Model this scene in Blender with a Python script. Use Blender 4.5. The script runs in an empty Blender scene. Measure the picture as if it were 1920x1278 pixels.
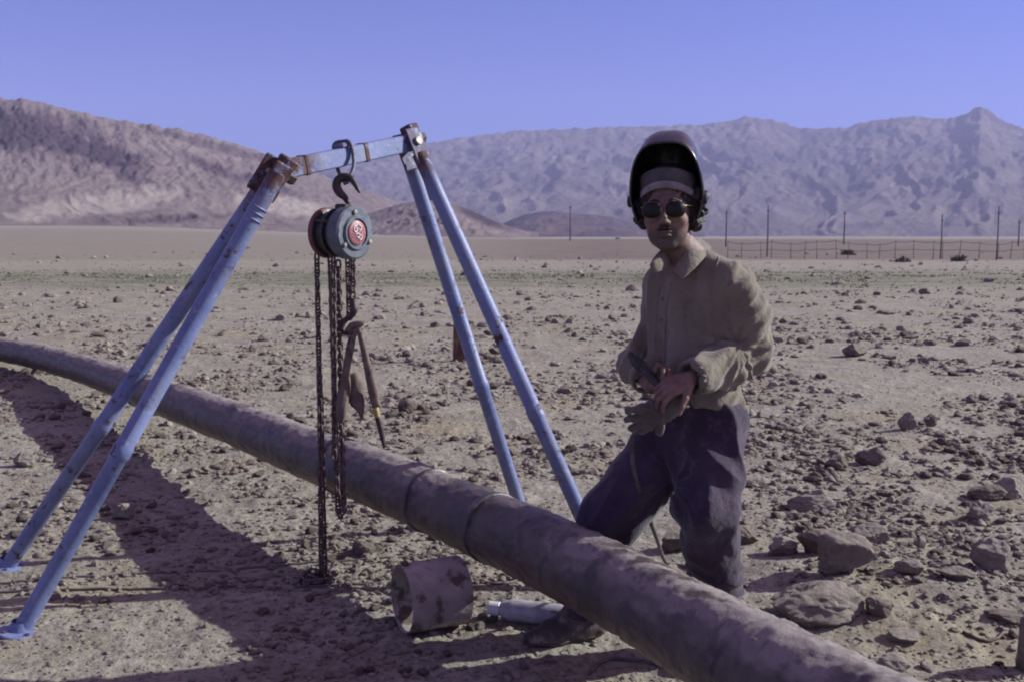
import bpy, math, random
import numpy as np
from mathutils import Vector, Matrix
random.seed(7)
rng = np.random.default_rng(11)
scene = bpy.context.scene
col = scene.collection
R = math.radians

# ---------------------------------------------------------------- camera
F = 1867.0                      # focal length in pixels of the 1920 px wide photograph
PITCH = math.atan(203.0 / F)
CAMH = 1.5
cam_d = bpy.data.cameras.new("camera")
cam = bpy.data.objects.new("camera", cam_d)
col.objects.link(cam)
cam.location = (0, 0, CAMH)
cam.rotation_euler = (math.pi / 2 - PITCH, 0, 0)
cam_d.sensor_width = 36.0
cam_d.lens = F / 1920 * 36
cam_d.clip_start = 0.05
cam_d.clip_end = 20000
cam_d.dof.use_dof = True
cam_d.dof.focus_distance = 4.3
cam_d.dof.aperture_fstop = 8
scene.camera = cam

# ---------------------------------------------------------------- sky, sun, exposure
SUN_AZ = math.atan2(0.98, 0.21)       # from +Y towards +X
SUN_EL = R(28)
world = bpy.data.worlds.new("World")
scene.world = world
world.use_nodes = True
nt = world.node_tree
nt.nodes.clear()
sky = nt.nodes.new("ShaderNodeTexSky")
sky.sky_type = 'NISHITA'
sky.sun_disc = False
sky.sun_elevation = SUN_EL
sky.sun_rotation = SUN_AZ
sky.altitude = 1200
sky.air_density = 1.0
sky.dust_density = 1.2
sky.ozone_density = 2.0
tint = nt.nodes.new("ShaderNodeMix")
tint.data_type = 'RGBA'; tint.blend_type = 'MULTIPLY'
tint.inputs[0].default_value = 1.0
# blue band low over the hills, mauve added higher up to redden shadow fill
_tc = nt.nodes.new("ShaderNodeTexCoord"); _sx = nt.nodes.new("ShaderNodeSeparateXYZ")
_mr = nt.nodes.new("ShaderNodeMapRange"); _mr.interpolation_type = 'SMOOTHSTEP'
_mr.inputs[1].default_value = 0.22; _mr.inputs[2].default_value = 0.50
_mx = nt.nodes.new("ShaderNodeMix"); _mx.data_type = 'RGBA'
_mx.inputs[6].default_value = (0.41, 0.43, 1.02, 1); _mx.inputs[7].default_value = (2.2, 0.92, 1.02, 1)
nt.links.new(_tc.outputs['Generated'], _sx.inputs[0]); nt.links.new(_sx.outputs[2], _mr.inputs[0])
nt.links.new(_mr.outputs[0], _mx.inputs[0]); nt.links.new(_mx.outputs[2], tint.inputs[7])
bg = nt.nodes.new("ShaderNodeBackground")
bg.inputs[1].default_value = 0.082
wo = nt.nodes.new("ShaderNodeOutputWorld")
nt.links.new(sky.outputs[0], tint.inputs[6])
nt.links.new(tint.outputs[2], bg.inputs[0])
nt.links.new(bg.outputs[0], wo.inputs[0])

S = Vector((math.sin(SUN_AZ) * math.cos(SUN_EL), math.cos(SUN_AZ) * math.cos(SUN_EL), math.sin(SUN_EL)))
sun_d = bpy.data.lights.new("sun", 'SUN')
sun_d.energy = 4.9
sun_d.angle = R(0.5)
sun_d.color = (0.93, 1.0, 0.96)
sun = bpy.data.objects.new("sun", sun_d)
sun.rotation_euler = S.to_track_quat('Z', 'Y').to_euler()
sun.location = (0, 0, 30)
col.objects.link(sun)

vs = scene.view_settings
vs.view_transform = 'Standard'
vs.look = 'None'
vs.exposure = 0.74
vs.gamma = 1.0
scene.cycles.filter_width = 2.0
scene.cycles.max_bounces = 5
scene.cycles.volume_bounces = 0

# ---------------------------------------------------------------- pixel helpers (photo 1920x1278)
_cp, _sp = math.cos(PITCH), math.sin(PITCH)
def ray(px, py):
    a, b = (px - 960) / F, (639 - py) / F
    return Vector((a, _cp + b * _sp, b * _cp - _sp))
def W(px, py, Y):
    d = ray(px, py)
    return Vector((0, 0, CAMH)) + d * (Y / d.y)
def G(px, py, z=0.0):
    d = ray(px, py)
    return Vector((0, 0, CAMH)) + d * ((z - CAMH) / d.z)
def A(p):
    return np.array(p, dtype=np.float64)

# ---------------------------------------------------------------- numpy noise
_perm = rng.permutation(512)
_perm = np.concatenate([_perm, _perm, _perm])
_g3 = rng.normal(size=(512, 3)); _g3 /= np.linalg.norm(_g3, axis=1)[:, None]
def noise3(x, y, z):
    x, y, z = np.broadcast_arrays(np.asarray(x, float), np.asarray(y, float), np.asarray(z, float))
    xi, yi, zi = np.floor(x).astype(int), np.floor(y).astype(int), np.floor(z).astype(int)
    xf, yf, zf = x - xi, y - yi, z - zi
    u, v, w = [t * t * t * (t * (t * 6 - 15) + 10) for t in (xf, yf, zf)]
    out = 0
    for dx in (0, 1):
        for dy in (0, 1):
            for dz in (0, 1):
                h = _perm[(_perm[(_perm[(xi + dx) & 511] + yi + dy) & 511] + zi + dz) & 511]
                g = _g3[h]
                n = g[..., 0] * (xf - dx) + g[..., 1] * (yf - dy) + g[..., 2] * (zf - dz)
                out = out + n * (u if dx else 1 - u) * (v if dy else 1 - v) * (w if dz else 1 - w)
    return out * 1.6
def fbm(x, y, z=0.0, o=4, g=0.5):
    s, a, f = 0, 1.0, 1.0
    for i in range(o):
        s = s + a * noise3(np.asarray(x) * f + i * 17.3, np.asarray(y) * f - i * 9.1, np.asarray(z) * f + i * 3.7)
        a *= g; f *= 2.03
    return s
def sstep(a, b, x):
    t = np.clip((np.asarray(x, float) - a) / (b - a), 0, 1)
    return t * t * (3 - 2 * t)

# ---------------------------------------------------------------- object helpers
def tag(o, label=None, cat=None, group=None, kind=None):
    if label: o["label"] = label
    if cat: o["category"] = cat
    if group: o["group"] = group
    if kind: o["kind"] = kind
    return o
def wloc(o):
    v = Vector((0, 0, 0))
    while o:
        v = v + o.location; o = o.parent
    return v
def empty(name, loc):
    o = bpy.data.objects.new(name, None)
    o.empty_display_size = 0.1
    col.objects.link(o); o.location = Vector(loc)
    return o
def mk(name, verts, faces, mat, parent=None, origin=None, smooth=True):
    """verts in world space -> one mesh object whose origin is `origin`"""
    V = np.asarray(verts, dtype=np.float64).reshape(-1, 3)
    if origin is None:
        origin = wloc(parent) if parent else V.mean(axis=0) * 0
    o3 = A(origin)
    me = bpy.data.meshes.new(name)
    if isinstance(faces, np.ndarray):
        k = faces.shape[1]
        me.vertices.add(len(V)); me.vertices.foreach_set("co", (V - o3).astype(np.float32).ravel())
        me.loops.add(faces.size); me.loops.foreach_set("vertex_index", faces.astype(np.int32).ravel())
        me.polygons.add(len(faces)); me.polygons.foreach_set("loop_start", np.arange(0, faces.size, k, dtype=np.int32))
        me.polygons.foreach_set("loop_total", np.full(len(faces), k, dtype=np.int32))
        me.update(calc_edges=True)
    else:
        me.from_pydata([tuple(v) for v in (V - o3)], [], faces)
    me.validate()
    if smooth:
        me.polygons.foreach_set("use_smooth", np.ones(len(me.polygons), dtype=bool))
    if mat: me.materials.append(mat)
    o = bpy.data.objects.new(name, me)
    col.objects.link(o)
    if parent:
        o.parent = parent
        o.location = Vector(o3) - wloc(parent)
    else:
        o.location = Vector(o3)
    return o
def attr(o, name, vals):
    a = o.data.attributes.new(name, 'FLOAT', 'POINT')
    a.data.foreach_set("value", np.asarray(vals, dtype=np.float32))
class MB:
    """collects shapes for one mesh"""
    def __init__(s): s.v = []; s.f = []
    def add(s, v, f):
        n = len(s.v)
        s.v += [tuple(p) for p in v]
        s.f += [tuple(i + n for i in q) for q in f]
        return s
    def build(s, name, mat, parent=None, origin=None, smooth=True, sharp=None):
        o = mk(name, s.v, s.f, mat, parent, origin, smooth)
        if sharp: o.data.set_sharp_from_angle(angle=R(sharp))
        return o
def frame(d, up=Vector((0, 0, 1))):
    d = Vector(d).normalized()
    x = up.cross(d)
    if x.length < 1e-4: x = Vector((1, 0, 0)).cross(d)
    x.normalize()
    return x, d.cross(x).normalized(), d
def tube(pts, r, n=12, cap=True, flat=1.0, up=Vector((0, 0, 1))):
    pts = [Vector(p) for p in pts]
    if not hasattr(r, '__len__'): r = [r] * len(pts)
    V = []; Fc = []
    x = None
    for i, p in enumerate(pts):
        t = (pts[min(i + 1, len(pts) - 1)] - pts[max(i - 1, 0)]).normalized()
        if x is None: x = frame(t, up)[0]
        x = (x - t * x.dot(t)).normalized()
        y = t.cross(x)
        for k in range(n):
            a = 2 * math.pi * k / n
            V.append(p + (x * math.cos(a) + y * math.sin(a) * flat) * r[i])
    for i in range(len(pts) - 1):
        for k in range(n):
            a, b = i * n + k, i * n + (k + 1) % n
            Fc.append((a, b, b + n, a + n))
    if cap:
        Fc.append(tuple(range(n - 1, -1, -1)))
        Fc.append(tuple((len(pts) - 1) * n + k for k in range(n)))
    return V, Fc
def spline(pts, m=8):
    P = [A(p) for p in pts]
    P = [2 * P[0] - P[1]] + P + [2 * P[-1] - P[-2]]
    out = []
    for i in range(1, len(P) - 2):
        for k in range(m):
            t = k / m
            a, b, c, d = P[i - 1:i + 3]
            out.append(0.5 * (2 * b + (c - a) * t + (2 * a - 5 * b + 4 * c - d) * t * t + (3 * b - a - 3 * c + d) * t ** 3))
    out.append(P[-2])
    return out
def box(c, ax, ay, az, sx, sy, sz, bev=0.0):
    """box with half sizes along 3 axes, bevelled by inset rings"""
    c = Vector(c); ax, ay, az = Vector(ax).normalized(), Vector(ay).normalized(), Vector(az).normalized()
    V = []; Fc = []
    b = min(bev, sx, sy, sz) * 0.999
    def ring(z, ix):
        X, Y = sx - ix, sy - ix
        q = b if ix == 0 else b * 0.6
        return [c + ax * u + ay * v + az * z for u, v in
                ((X - q, -Y), (X, -Y + q), (X, Y - q), (X - q, Y), (-X + q, Y), (-X, Y - q), (-X, -Y + q), (-X + q, -Y))]
    if b > 0:
        rs = [ring(-sz, b), ring(-sz + b, 0), ring(sz - b, 0), ring(sz, b)]
        for r_ in rs: V += r_
        for i in range(3):
            for k in range(8):
                a, d = i * 8 + k, i * 8 + (k + 1) % 8
                Fc.append((a, d, d + 8, a + 8))
        Fc.append(tuple(range(7, -1, -1))); Fc.append(tuple(24 + k for k in range(8)))
    else:
        V = [c + ax * (sx * i) + ay * (sy * j) + az * (sz * k) for i in (-1, 1) for j in (-1, 1) for k in (-1, 1)]
        Fc = [(0, 1, 3, 2), (4, 6, 7, 5), (0, 4, 5, 1), (2, 3, 7, 6), (0, 2, 6, 4), (1, 5, 7, 3)]
    return V, Fc
def lathe(c, d, prof, n=40, a0=0, a1=2 * math.pi):
    """prof: (distance along d, radius)"""
    x, y, d = frame(d); c = Vector(c)
    V = []; Fc = []
    for (h, r) in prof:
        for k in range(n):
            a = 2 * math.pi * k / n
            V.append(c + d * h + (x * math.cos(a) + y * math.sin(a)) * max(r, 1e-4))
    for i in range(len(prof) - 1):
        for k in range(n):
            a, b = i * n + k, i * n + (k + 1) % n
            Fc.append((a, b, b + n, a + n))
    return V, Fc

# ---------------------------------------------------------------- materials
def newmat(name):
    m = bpy.data.materials.new(name); m.use_nodes = True
    t = m.node_tree; t.nodes.clear()
    out = t.nodes.new("ShaderNodeOutputMaterial"); b = t.nodes.new("ShaderNodeBsdfPrincipled")
    t.links.new(b.outputs[0], out.inputs[0])
    return m, t, b
class N:
    def __init__(s, t): s.t = t
    def n(s, typ, **k):
        o = s.t.nodes.new(typ)
        for a, v in k.items(): setattr(o, a, v)
        return o
    def l(s, a, b): s.t.links.new(a, b)
    def coord(s): return s.n("ShaderNodeTexCoord").outputs['Object']
    def pos(s): return s.n("ShaderNodeNewGeometry").outputs['Position']
    def scale(s, v, sc, loc=(0, 0, 0), rot=(0, 0, 0)):
        m = s.n("ShaderNodeMapping"); s.l(v, m.inputs[0])
        m.inputs['Scale'].default_value = sc; m.inputs['Location'].default_value = loc; m.inputs['Rotation'].default_value = rot
        return m.outputs[0]
    def noise(s, v, sc, det=5, rough=0.55):
        m = s.n("ShaderNodeTexNoise"); s.l(v, m.inputs['Vector'])
        m.inputs['Scale'].default_value = sc; m.inputs['Detail'].default_value = det; m.inputs['Roughness'].default_value = rough
        return m.outputs['Fac']
    def vor(s, v, sc, feat='F1', rnd=1.0):
        m = s.n("ShaderNodeTexVoronoi"); m.feature = feat; s.l(v, m.inputs['Vector'])
        m.inputs['Scale'].default_value = sc; m.inputs['Randomness'].default_value = rnd
        return m
    def ramp(s, f, lo, hi, a=0.0, b=1.0):
        m = s.n("ShaderNodeMapRange"); m.interpolation_type = 'SMOOTHSTEP'
        s.l(f, m.inputs[0]); m.inputs[1].default_value = lo; m.inputs[2].default_value = hi
        m.inputs[3].default_value = a; m.inputs[4].default_value = b
        return m.outputs[0]
    def math(s, op, a, b=None):
        m = s.n("ShaderNodeMath", operation=op)
        for i, v in enumerate((a, b)):
            if v is None: continue
            if isinstance(v, (int, float)): m.inputs[i].default_value = v
            else: s.l(v, m.inputs[i])
        return m.outputs[0]
    def mix(s, f, a, b, mode='MIX'):
        m = s.n("ShaderNodeMix", data_type='RGBA', blend_type=mode)
        if isinstance(f, (int, float)): m.inputs[0].default_value = f
        else: s.l(f, m.inputs[0])
        for i, v in ((6, a), (7, b)):
            if isinstance(v, (tuple, list)): m.inputs[i].default_value = (*v, 1)
            else: s.l(v, m.inputs[i])
        return m.outputs[2]
    def bump(s, h, dist, b, strength=1.0, prev=None):
        m = s.n("ShaderNodeBump"); m.inputs['Distance'].default_value = dist; m.inputs['Strength'].default_value = strength
        s.l(h, m.inputs['Height'])
        if prev is not None: s.l(prev, m.inputs['Normal'])
        if b is not None: s.l(m.outputs[0], b.inputs['Normal'])
        return m.outputs[0]
    def attr(s, name):
        return s.n("ShaderNodeAttribute", attribute_name=name).outputs['Fac']
def simple(name, c1, c2, sc=8, rough=0.7, bd=0.002, bsc=60, metal=0.0, lo=0.35, hi=0.65, det=6, spec=0.5, c3=None, sc3=30, lo3=.6, hi3=.68, sheen=0):
    m, t, b = newmat(name); k = N(t); co = k.coord()
    c = k.mix(k.ramp(k.noise(co, sc, det), lo, hi), c1, c2)
    if c3: c = k.mix(k.ramp(k.noise(co, sc3, 8, .65), lo3, hi3), c, c3)
    k.l(c, b.inputs['Base Color'])
    k.l(k.ramp(k.noise(co, sc * 3, 4), .3, .7, rough - .1, min(rough + .1, 1)), b.inputs['Roughness'])
    b.inputs['Metallic'].default_value = metal
    b.inputs['Specular IOR Level'].default_value = spec
    if bd: k.bump(k.noise(co, bsc, 5), bd, b)
    return m
# ================================================================= SETTING
def ground_mat():
    m, t, b = newmat("dry_earth"); k = N(t); p = k.pos()
    big = k.noise(p, 0.35, 6, .6); mid = k.noise(p, 2.2, 7, .65); fine = k.noise(p, 22, 6, .7)
    c = k.mix(k.ramp(big, .35, .65), (.245, .215, .172), (.305, .274, .226))
    c = k.mix(k.ramp(mid, .38, .66), c, (.35, .318, .262))
    c = k.mix(k.ramp(fine, .42, .62, 0, .75), c, (.18, .148, .12))
    yel = k.ramp(k.noise(p, .9, 5), .5, .7, 0, .45)
    c = k.mix(yel, c, (.30, .235, .13))
    # clods: small dark grains in two sizes
    v = k.vor(p, 16); vm = k.ramp(v.outputs['Distance'], .16, .30, 1, 0)
    sel = k.ramp(k.noise(p, 5, 3), .44, .56)
    c = k.mix(k.math('MULTIPLY', k.math('MULTIPLY', vm, sel), .55), c, (.14, .112, .095))
    sx = k.n("ShaderNodeSeparateXYZ"); k.l(p, sx.inputs[0]); X, Y = sx.outputs[0], sx.outputs[1]
    far = k.scale(p, (.10, .55, 1)); wob = k.math('MULTIPLY', k.math('SUBTRACT', k.noise(far, 1.0, 4), .5), 9)
    yy = k.math('ADD', Y, wob)
    # weeds growing in a strip across the field
    band = k.math('MULTIPLY', k.ramp(yy, 25, 30), k.ramp(yy, 34, 43, 1, 0))
    band = k.math('MULTIPLY', band, k.ramp(k.noise(k.scale(p, (.35, 1.6, 1)), 1.1, 6, .7), .38, .6))
    c = k.mix(k.math('MULTIPLY', band, .85), c, (.105, .118, .068))
    # ploughed darker field further out
    fld = k.math('MULTIPLY', k.ramp(yy, 52, 57), k.ramp(yy, 210, 330, 1, 0))
    cf = k.mix(k.ramp(k.noise(k.scale(p, (.25, .6, 1)), .8, 6, .65), .35, .65), (.12, .088, .078), (.19, .145, .12))
    side = k.ramp(k.math('DIVIDE', X, k.math('MAXIMUM', Y, 1.0)), -.12, .10, .30, .85)
    c = k.mix(k.math('MULTIPLY', fld, side), c, cf)
    k.l(c, b.inputs['Base Color'])
    b.inputs['Roughness'].default_value = .95; b.inputs['Specular IOR Level'].default_value = .15
    n1 = k.bump(k.noise(p, 55, 8, .75), .012, None, .8)
    n2 = k.bump(vm, .02, None, .6, n1)
    k.bump(mid, .09, b, .7, n2)
    return m
M_ground = ground_mat()

# the pipe's line, needed for the ground under it as well (photo px, py, camera depth)
PIPE_D = 0.26
_pk = [(-700, 560, 20.6), (-320, 605, 15.1), (0, 655, 11.25), (130, 684, 9.65), (300, 742, 7.30), (450, 797, 5.98), (600, 857, 5.04), (743, 911, 4.43),
       (860, 961, 4.03), (1000, 1022, 3.60), (1130, 1087, 3.24), (1300, 1180, 2.80), (1500, 1290, 2.37), (1700, 1398, 2.02), (1900, 1500, 1.75)]
PIPE = [Vector((0, 0, CAMH)) + ray(a, b_) * c for a, b_, c in _pk]      # c is the distance along the lens axis

def gh(x, y):
    x = np.asarray(x, float); y = np.asarray(y, float)
    d = np.hypot(x, y)
    near = 1 - sstep(25, 70, d)
    h = .016 * fbm(x * .55, y * .55, 1.0, 3) + near * (.0085 * fbm(x * 3.1, y * 3.1, 5.0, 4, .6) + .0035 * fbm(x * 19, y * 19, 9.0, 3, .6))
    # cloddy ridges
    cl = np.clip(noise3(x * 6.5, y * 6.5, 3.3) - .22, 0, 1)
    h = h + near * .035 * cl * sstep(-.25, .35, noise3(x * .8, y * .8, 7.7))
    # a low bank of dug earth behind the pipe on the right
    h = h + .075 * np.exp(-((x - 1.62) / .55) ** 2 - ((y - 4.05 - .12 * (x - 1.6)) / .42) ** 2) * (1 + .5 * noise3(x * 4, y * 4, 2))
    h = h + .035 * np.exp(-((x - 1.35) / .55) ** 2 - ((y - 5.0) / .25) ** 2)
    h = h + sstep(60, 600, d) * .5 * fbm(x / 60, y / 60, 4., 3)
    # gentle rise of the plain towards the hill on the left
    ang = np.arctan2(x, np.maximum(y, 1e-3))
    rise = sstep(.02, -.45, ang)
    h = h + rise * np.clip(d - 90, 0, 800) * .012 - (1 - rise) * np.clip(d - 200, 0, 1200) * .004
    h = h * 1.0
    return h
def ground():
    ra = np.concatenate([np.array([.0, .5, 1.0]), 1.35 * 1.0062 ** np.arange(0, 560), ])
    ra = np.concatenate([ra, ra[-1] * 1.035 ** np.arange(1, 135)])
    ra = ra[ra < 4150]
    fine = np.linspace(R(-38), R(38), 720)
    an = np.concatenate([np.linspace(R(-180), R(-40), 40), fine, np.linspace(R(40), R(180), 40)])
    RR, AA = np.meshgrid(ra, an, indexing='ij')
    x, y = RR * np.sin(AA), RR * np.cos(AA)
    z = gh(x, y)
    V = np.stack([x, y, z], -1).reshape(-1, 3)
    nr, na = len(ra), len(an)
    i = np.arange(nr - 1)[:, None] * na + np.arange(na - 1)[None, :]
    Fq = np.stack([i, i + na, i + na + 1, i + 1], -1).reshape(-1, 4)
    Fq = Fq[:, ::-1]
    o = mk("ground", V, Fq, M_ground)
    tag(o, kind="structure")
ground()

# ---------------------------------------------------------------- hills
def interp(px, pts):
    xs = [p[0] for p in pts]; ys = [p[1] for p in pts]
    return np.interp(px, xs, ys)
def hill_mat(name, c1, c2, c3, rock, sc, bump):
    m, t, b = newmat(name); k = N(t); p = k.pos()
    n1 = k.noise(k.scale(p, (1, 1, 2.5)), sc, 8, .6); n2 = k.noise(k.scale(p, (1, .35, 3)), sc * 4, 8, .65)
    c = k.mix(k.ramp(n1, .38, .62), c1, c2)
    c = k.mix(k.ramp(n2, .45, .68, 0, .8), c, c3)
    rk = k.math('MULTIPLY', k.attr("rock"), k.ramp(k.noise(p, sc * 9, 8, .7), .16, .46))
    c = k.mix(rk, c, rock)
    c = k.mix(k.ramp(k.attr("sand"), .2, .9), c, (.34, .285, .25))
    k.l(c, b.inputs['Base Color']); b.inputs['Roughness'].default_value = 1; b.inputs['Specular IOR Level'].default_value = .05
    k.bump(k.noise(p, sc * 16, 8, .7), bump, b, .9)
    return m
def hill(name, mat, prof, base, r0, r1, npx, nr, amp, fr, seed, px0, px1, rock=None, sand=None, rough=.018, back=1.25, pw=1.25):
    px = np.linspace(px0, px1, npx)
    t = np.concatenate([np.linspace(0, 1, nr), np.linspace(1, back, max(6, nr // 4))[1:]])
    PX, T = np.meshgrid(px, t, indexing='ij')
    ang = np.arctan((PX - 960) / F)
    Rr = r0 + (r1 - r0) * T
    slope = (436 - interp(PX, prof)) / F / np.cos(ang) ** 0      # tan of elevation of the skyline
    H = np.maximum(slope, 0) * r1 * np.cos(ang) + CAMH
    x, y = Rr * np.sin(ang), Rr * np.cos(ang)
    q = r1
    zb = gh(r0 * np.sin(ang), r0 * np.cos(ang)) - base
    wx = fbm(x / q * fr * .5, y / q * fr * .5, seed + 5, 3) * .35
    ridge = 1 - np.abs(fbm(PX / 1920 * fr + wx, T * 1.1 + wx * .6, seed, 5, .55)) * 1.8
    def multi(u, v, o=5):
        s, a, w = 0, 1.0, 1.0
        for i in range(o):
            r_ = np.clip(1 - np.abs(noise3(u * 2.1 ** i + i * 7.7, v * 2.1 ** i - i * 3.1, seed + i)) * 2.2, 0, 1) ** 1.6
            s = s + a * r_ * w; w = np.clip(.35 + r_, 0, 1); a *= .55
        return s / 2.0
    w2 = fbm(PX / 1920 * fr * 1.6, T * 2.6, seed + 14, 3)
    ridge2 = multi(PX / 1920 * fr * 1.15 + wx * 2.4 + w2 * .5, T * 2.1 + wx * 1.6 + w2 * .35)
    up = np.where(T <= 1, np.clip(T, 0, 1) ** pw, 1 - (T - 1) * 1.2)
    env = np.where(T < 1, np.sin(np.clip(T, 0, 1) * math.pi) ** .8, 0)
    det = amp * env * ((1 - ridge) * .30 + (1 - ridge2) * 1.0)
    z = zb + (H - zb) * np.clip(up - det, 0, 1.02)
    z = z + (H - zb) * .016 * fbm(PX / 1920 * fr * 9, T * 14, seed + 2, 5, .62) * sstep(.22, .8, T)
    z = z - (H - zb) * rough * (rock(PX, 436 - (z - CAMH) / np.maximum(y, 1) * F, T) if rock else 0) * (.5 + np.abs(fbm(PX / 26, T * 22, seed, 4, .6)))
    V = np.stack([x, y, z], -1).reshape(-1, 3)
    n = len(t)
    i = np.arange(npx - 1)[:, None] * n + np.arange(n - 1)[None, :]
    Fq = np.stack([i, i + n, i + n + 1, i + 1], -1).reshape(-1, 4)
    o = mk(name, V, Fq, mat)
    PYs = 436 - (z - CAMH) / np.maximum(y, 1) * F        # where the slope lies, used for the rock outcrops
    attr(o, "rock", (rock(PX, PYs, T) if rock else PX * 0).ravel())
    attr(o, "sand", (sand(PX, PYs, T) if sand else PX * 0).ravel())
    tag(o, kind="structure")
    return o
def blob(PX, PY, cx, cy, rx, ry, rot, soft=.5):
    a = R(rot); dx, dy = PX - cx, PY - cy
    u = (dx * math.cos(a) + dy * math.sin(a)) / rx; v = (-dx * math.sin(a) + dy * math.cos(a)) / ry
    return 1 - sstep(1 - soft, 1 + soft, np.hypot(u, v) + .45 * fbm(PX / 38, PY / 22, 8., 4))
M_far = hill_mat("far_range_rock", (.17, .135, .125), (.235, .19, .17), (.12, .095, .095), (.10, .075, .08), .0022, 22)
M_left = hill_mat("hill_earth", (.185, .145, .14), (.235, .185, .175), (.16, .122, .12), (.065, .042, .055), .006, 3.5)
M_dark = hill_mat("dark_hill_rock", (.09, .065, .075), (.15, .105, .10), (.07, .05, .06), (.05, .04, .05), .012, 4)

far_prof = [(-900, 300), (-300, 290), (200, 300), (500, 318), (600, 296), (700, 279), (800, 271), (870, 262), (960, 250), (1050, 247), (1100, 245), (1160, 243), (1250, 240),
            (1300, 240), (1350, 233), (1400, 224), (1440, 230), (1490, 243), (1540, 245), (1580, 243), (1620, 232), (1660, 225), (1700, 224),
            (1760, 228), (1790, 221), (1822, 204), (1858, 224), (1900, 245), (1980, 250), (2200, 268), (2500, 262), (2800, 300)]
hill("mountain_range", M_far, far_prof, 8, 1500, 3400, 1000, 150, .065, 11, 2.0, -900, 2800,
     rock=lambda X, Y, T: .7 * sstep(.0, .5, fbm(X / 120, T * 5, 3., 4)) * sstep(.25, .6, T))
mid_prof = [(880, 446), (920, 430), (960, 412), (985, 403), (1010, 398), (1040, 396), (1075, 402), (1110, 403), (1150, 408), (1200, 421), (1260, 438), (1320, 446)]
hill("dark_hill", M_dark, mid_prof, 4, 1000, 1250, 120, 30, .14, 26, 6.0, 880, 1320, pw=.8)
near_prof = [(500, 452), (560, 440), (620, 424), (690, 402), (750, 384), (800, 375), (838, 379), (870, 389), (900, 402), (935, 418), (975, 431), (1010, 440)]
hill("brown_hill", M_left, near_prof, 3, 420, 640, 170, 40, .12, 30, 4.0, 500, 1010, pw=.8,
     rock=lambda X, Y, T: blob(X, Y, 905, 408, 50, 12, 22))
left_prof = [(-900, 300), (-500, 235), (-200, 200), (0, 190), (50, 192), (90, 197), (130, 207), (190, 222), (240, 232), (300, 240), (340, 246), (380, 254), (440, 270),
             (500, 290), (560, 312), (620, 335), (700, 362), (780, 392), (850, 415), (900, 433), (960, 446)]
def lrock(X, Y, T):
    m = np.maximum(blob(X, Y, 120, 262, 130, 34, 18), blob(X, Y, 225, 300, 60, 26, 25))
    m = np.maximum(m, blob(X, Y, 30, 250, 60, 36, 10))
    m = np.maximum(m, .8 * blob(X, Y, 405, 318, 60, 9, 22)); m = np.maximum(m, .8 * blob(X, Y, 500, 345, 60, 8, 20))
    m = np.maximum(m, .6 * blob(X, Y, 420, 280, 120, 8, 14))
    return np.maximum(m, .7 * blob(X, Y, 320, 411, 90, 7, -3))
def lsand(X, Y, T):
    m = np.maximum(blob(X, Y, 190, 385, 170, 22, -8, .6), blob(X, Y, 540, 388, 110, 18, 12, .6))
    return m * .85
hill("hill", M_left, left_prof, 3, 330, 900, 640, 150, .018, 9, 12.0, -900, 960, rock=lrock, sand=lsand, pw=1.7)
# ================================================================= PIPE
def pipe_mat(name, wrap=True):
    m, t, b = newmat(name); k = N(t); co = k.coord(); L = k.attr("along"); Vv = k.attr("around")
    cx = k.n("ShaderNodeCombineXYZ"); k.l(L, cx.inputs[0]); k.l(Vv, cx.inputs[1]); uv = cx.outputs[0]
    base = k.mix(k.ramp(k.noise(co, 7, 8, .68), .40, .60), (.048, .033, .033), (.085, .061, .057))
    # spiral laps of the wrapping
    w = k.math('FRACT', k.math('ADD', k.math('MULTIPLY', L, 4.2), k.math('MULTIPLY', Vv, .95)))
    lap = k.ramp(w, .0, .10, 1, 0)
    lapn = k.math('MULTIPLY', lap, k.ramp(k.noise(co, 3, 3), .40, .6))
    c = k.mix(k.math('MULTIPLY', lapn, .7), base, (.028, .020, .028))
    # settled dust, thicker on the upper side, broken by smears
    g = k.n("ShaderNodeNewGeometry"); s = k.n("ShaderNodeSeparateXYZ"); k.l(g.outputs['Normal'], s.inputs[0])
    top = k.ramp(s.outputs[2], .30, .80)
    sm = k.noise(k.scale(uv, (1.6, 1.2, 1)), 2.6, 8, .62)
    sm2 = k.noise(co, 13, 7, .65)
    d = k.math('MULTIPLY', top, k.ramp(sm, .38, .48))
    d = k.math('MULTIPLY', d, k.ramp(sm2, .36, .46, .35, 1))
    d = k.math('MULTIPLY', d, k.ramp(k.attr('bare'), 0, 1, 1, .06))
    c = k.mix(k.math('MULTIPLY', d, .85), c, (.27, .225, .21))
    lo = k.math('MULTIPLY', k.ramp(s.outputs[2], .1, -.6), k.ramp(k.noise(co, 5, 6), .40, .62))
    c = k.mix(k.math('MULTIPLY', lo, .6), c, (.15, .09, .065))
    c = k.mix(k.ramp(k.noise(co, 60, 4, .7), .60, .72, 0, .5), c, (.26, .21, .20))
    k.l(c, b.inputs['Base Color'])
    k.l(k.ramp(d, 0, .6, .42, .95), b.inputs['Roughness'])
    n1 = k.bump(lapn, .010, None, 1.0)
    n2 = k.bump(k.noise(co, 38, 8, .7), .008, None, .8, n1)
    k.bump(k.noise(k.scale(uv, (5, 1.5, 1)), 1.5, 5), .022, b, .7, n2)
    return m
M_pipe = pipe_mat("wrapped_pipe_coating")
M_band = simple("black_joint_tape", (.03, .022, .03), (.065, .05, .055), 9, .45, .003, 40, c3=(.2, .16, .15), sc3=14, lo3=.55, hi3=.7)
pts = spline(PIPE, 44)
PIPE_S = pts
root = empty("pipeline", G(960, 1180))
tag(root, "long dark wrapped steel pipe running diagonally across the whole picture in front of the man", "pipe")
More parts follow.
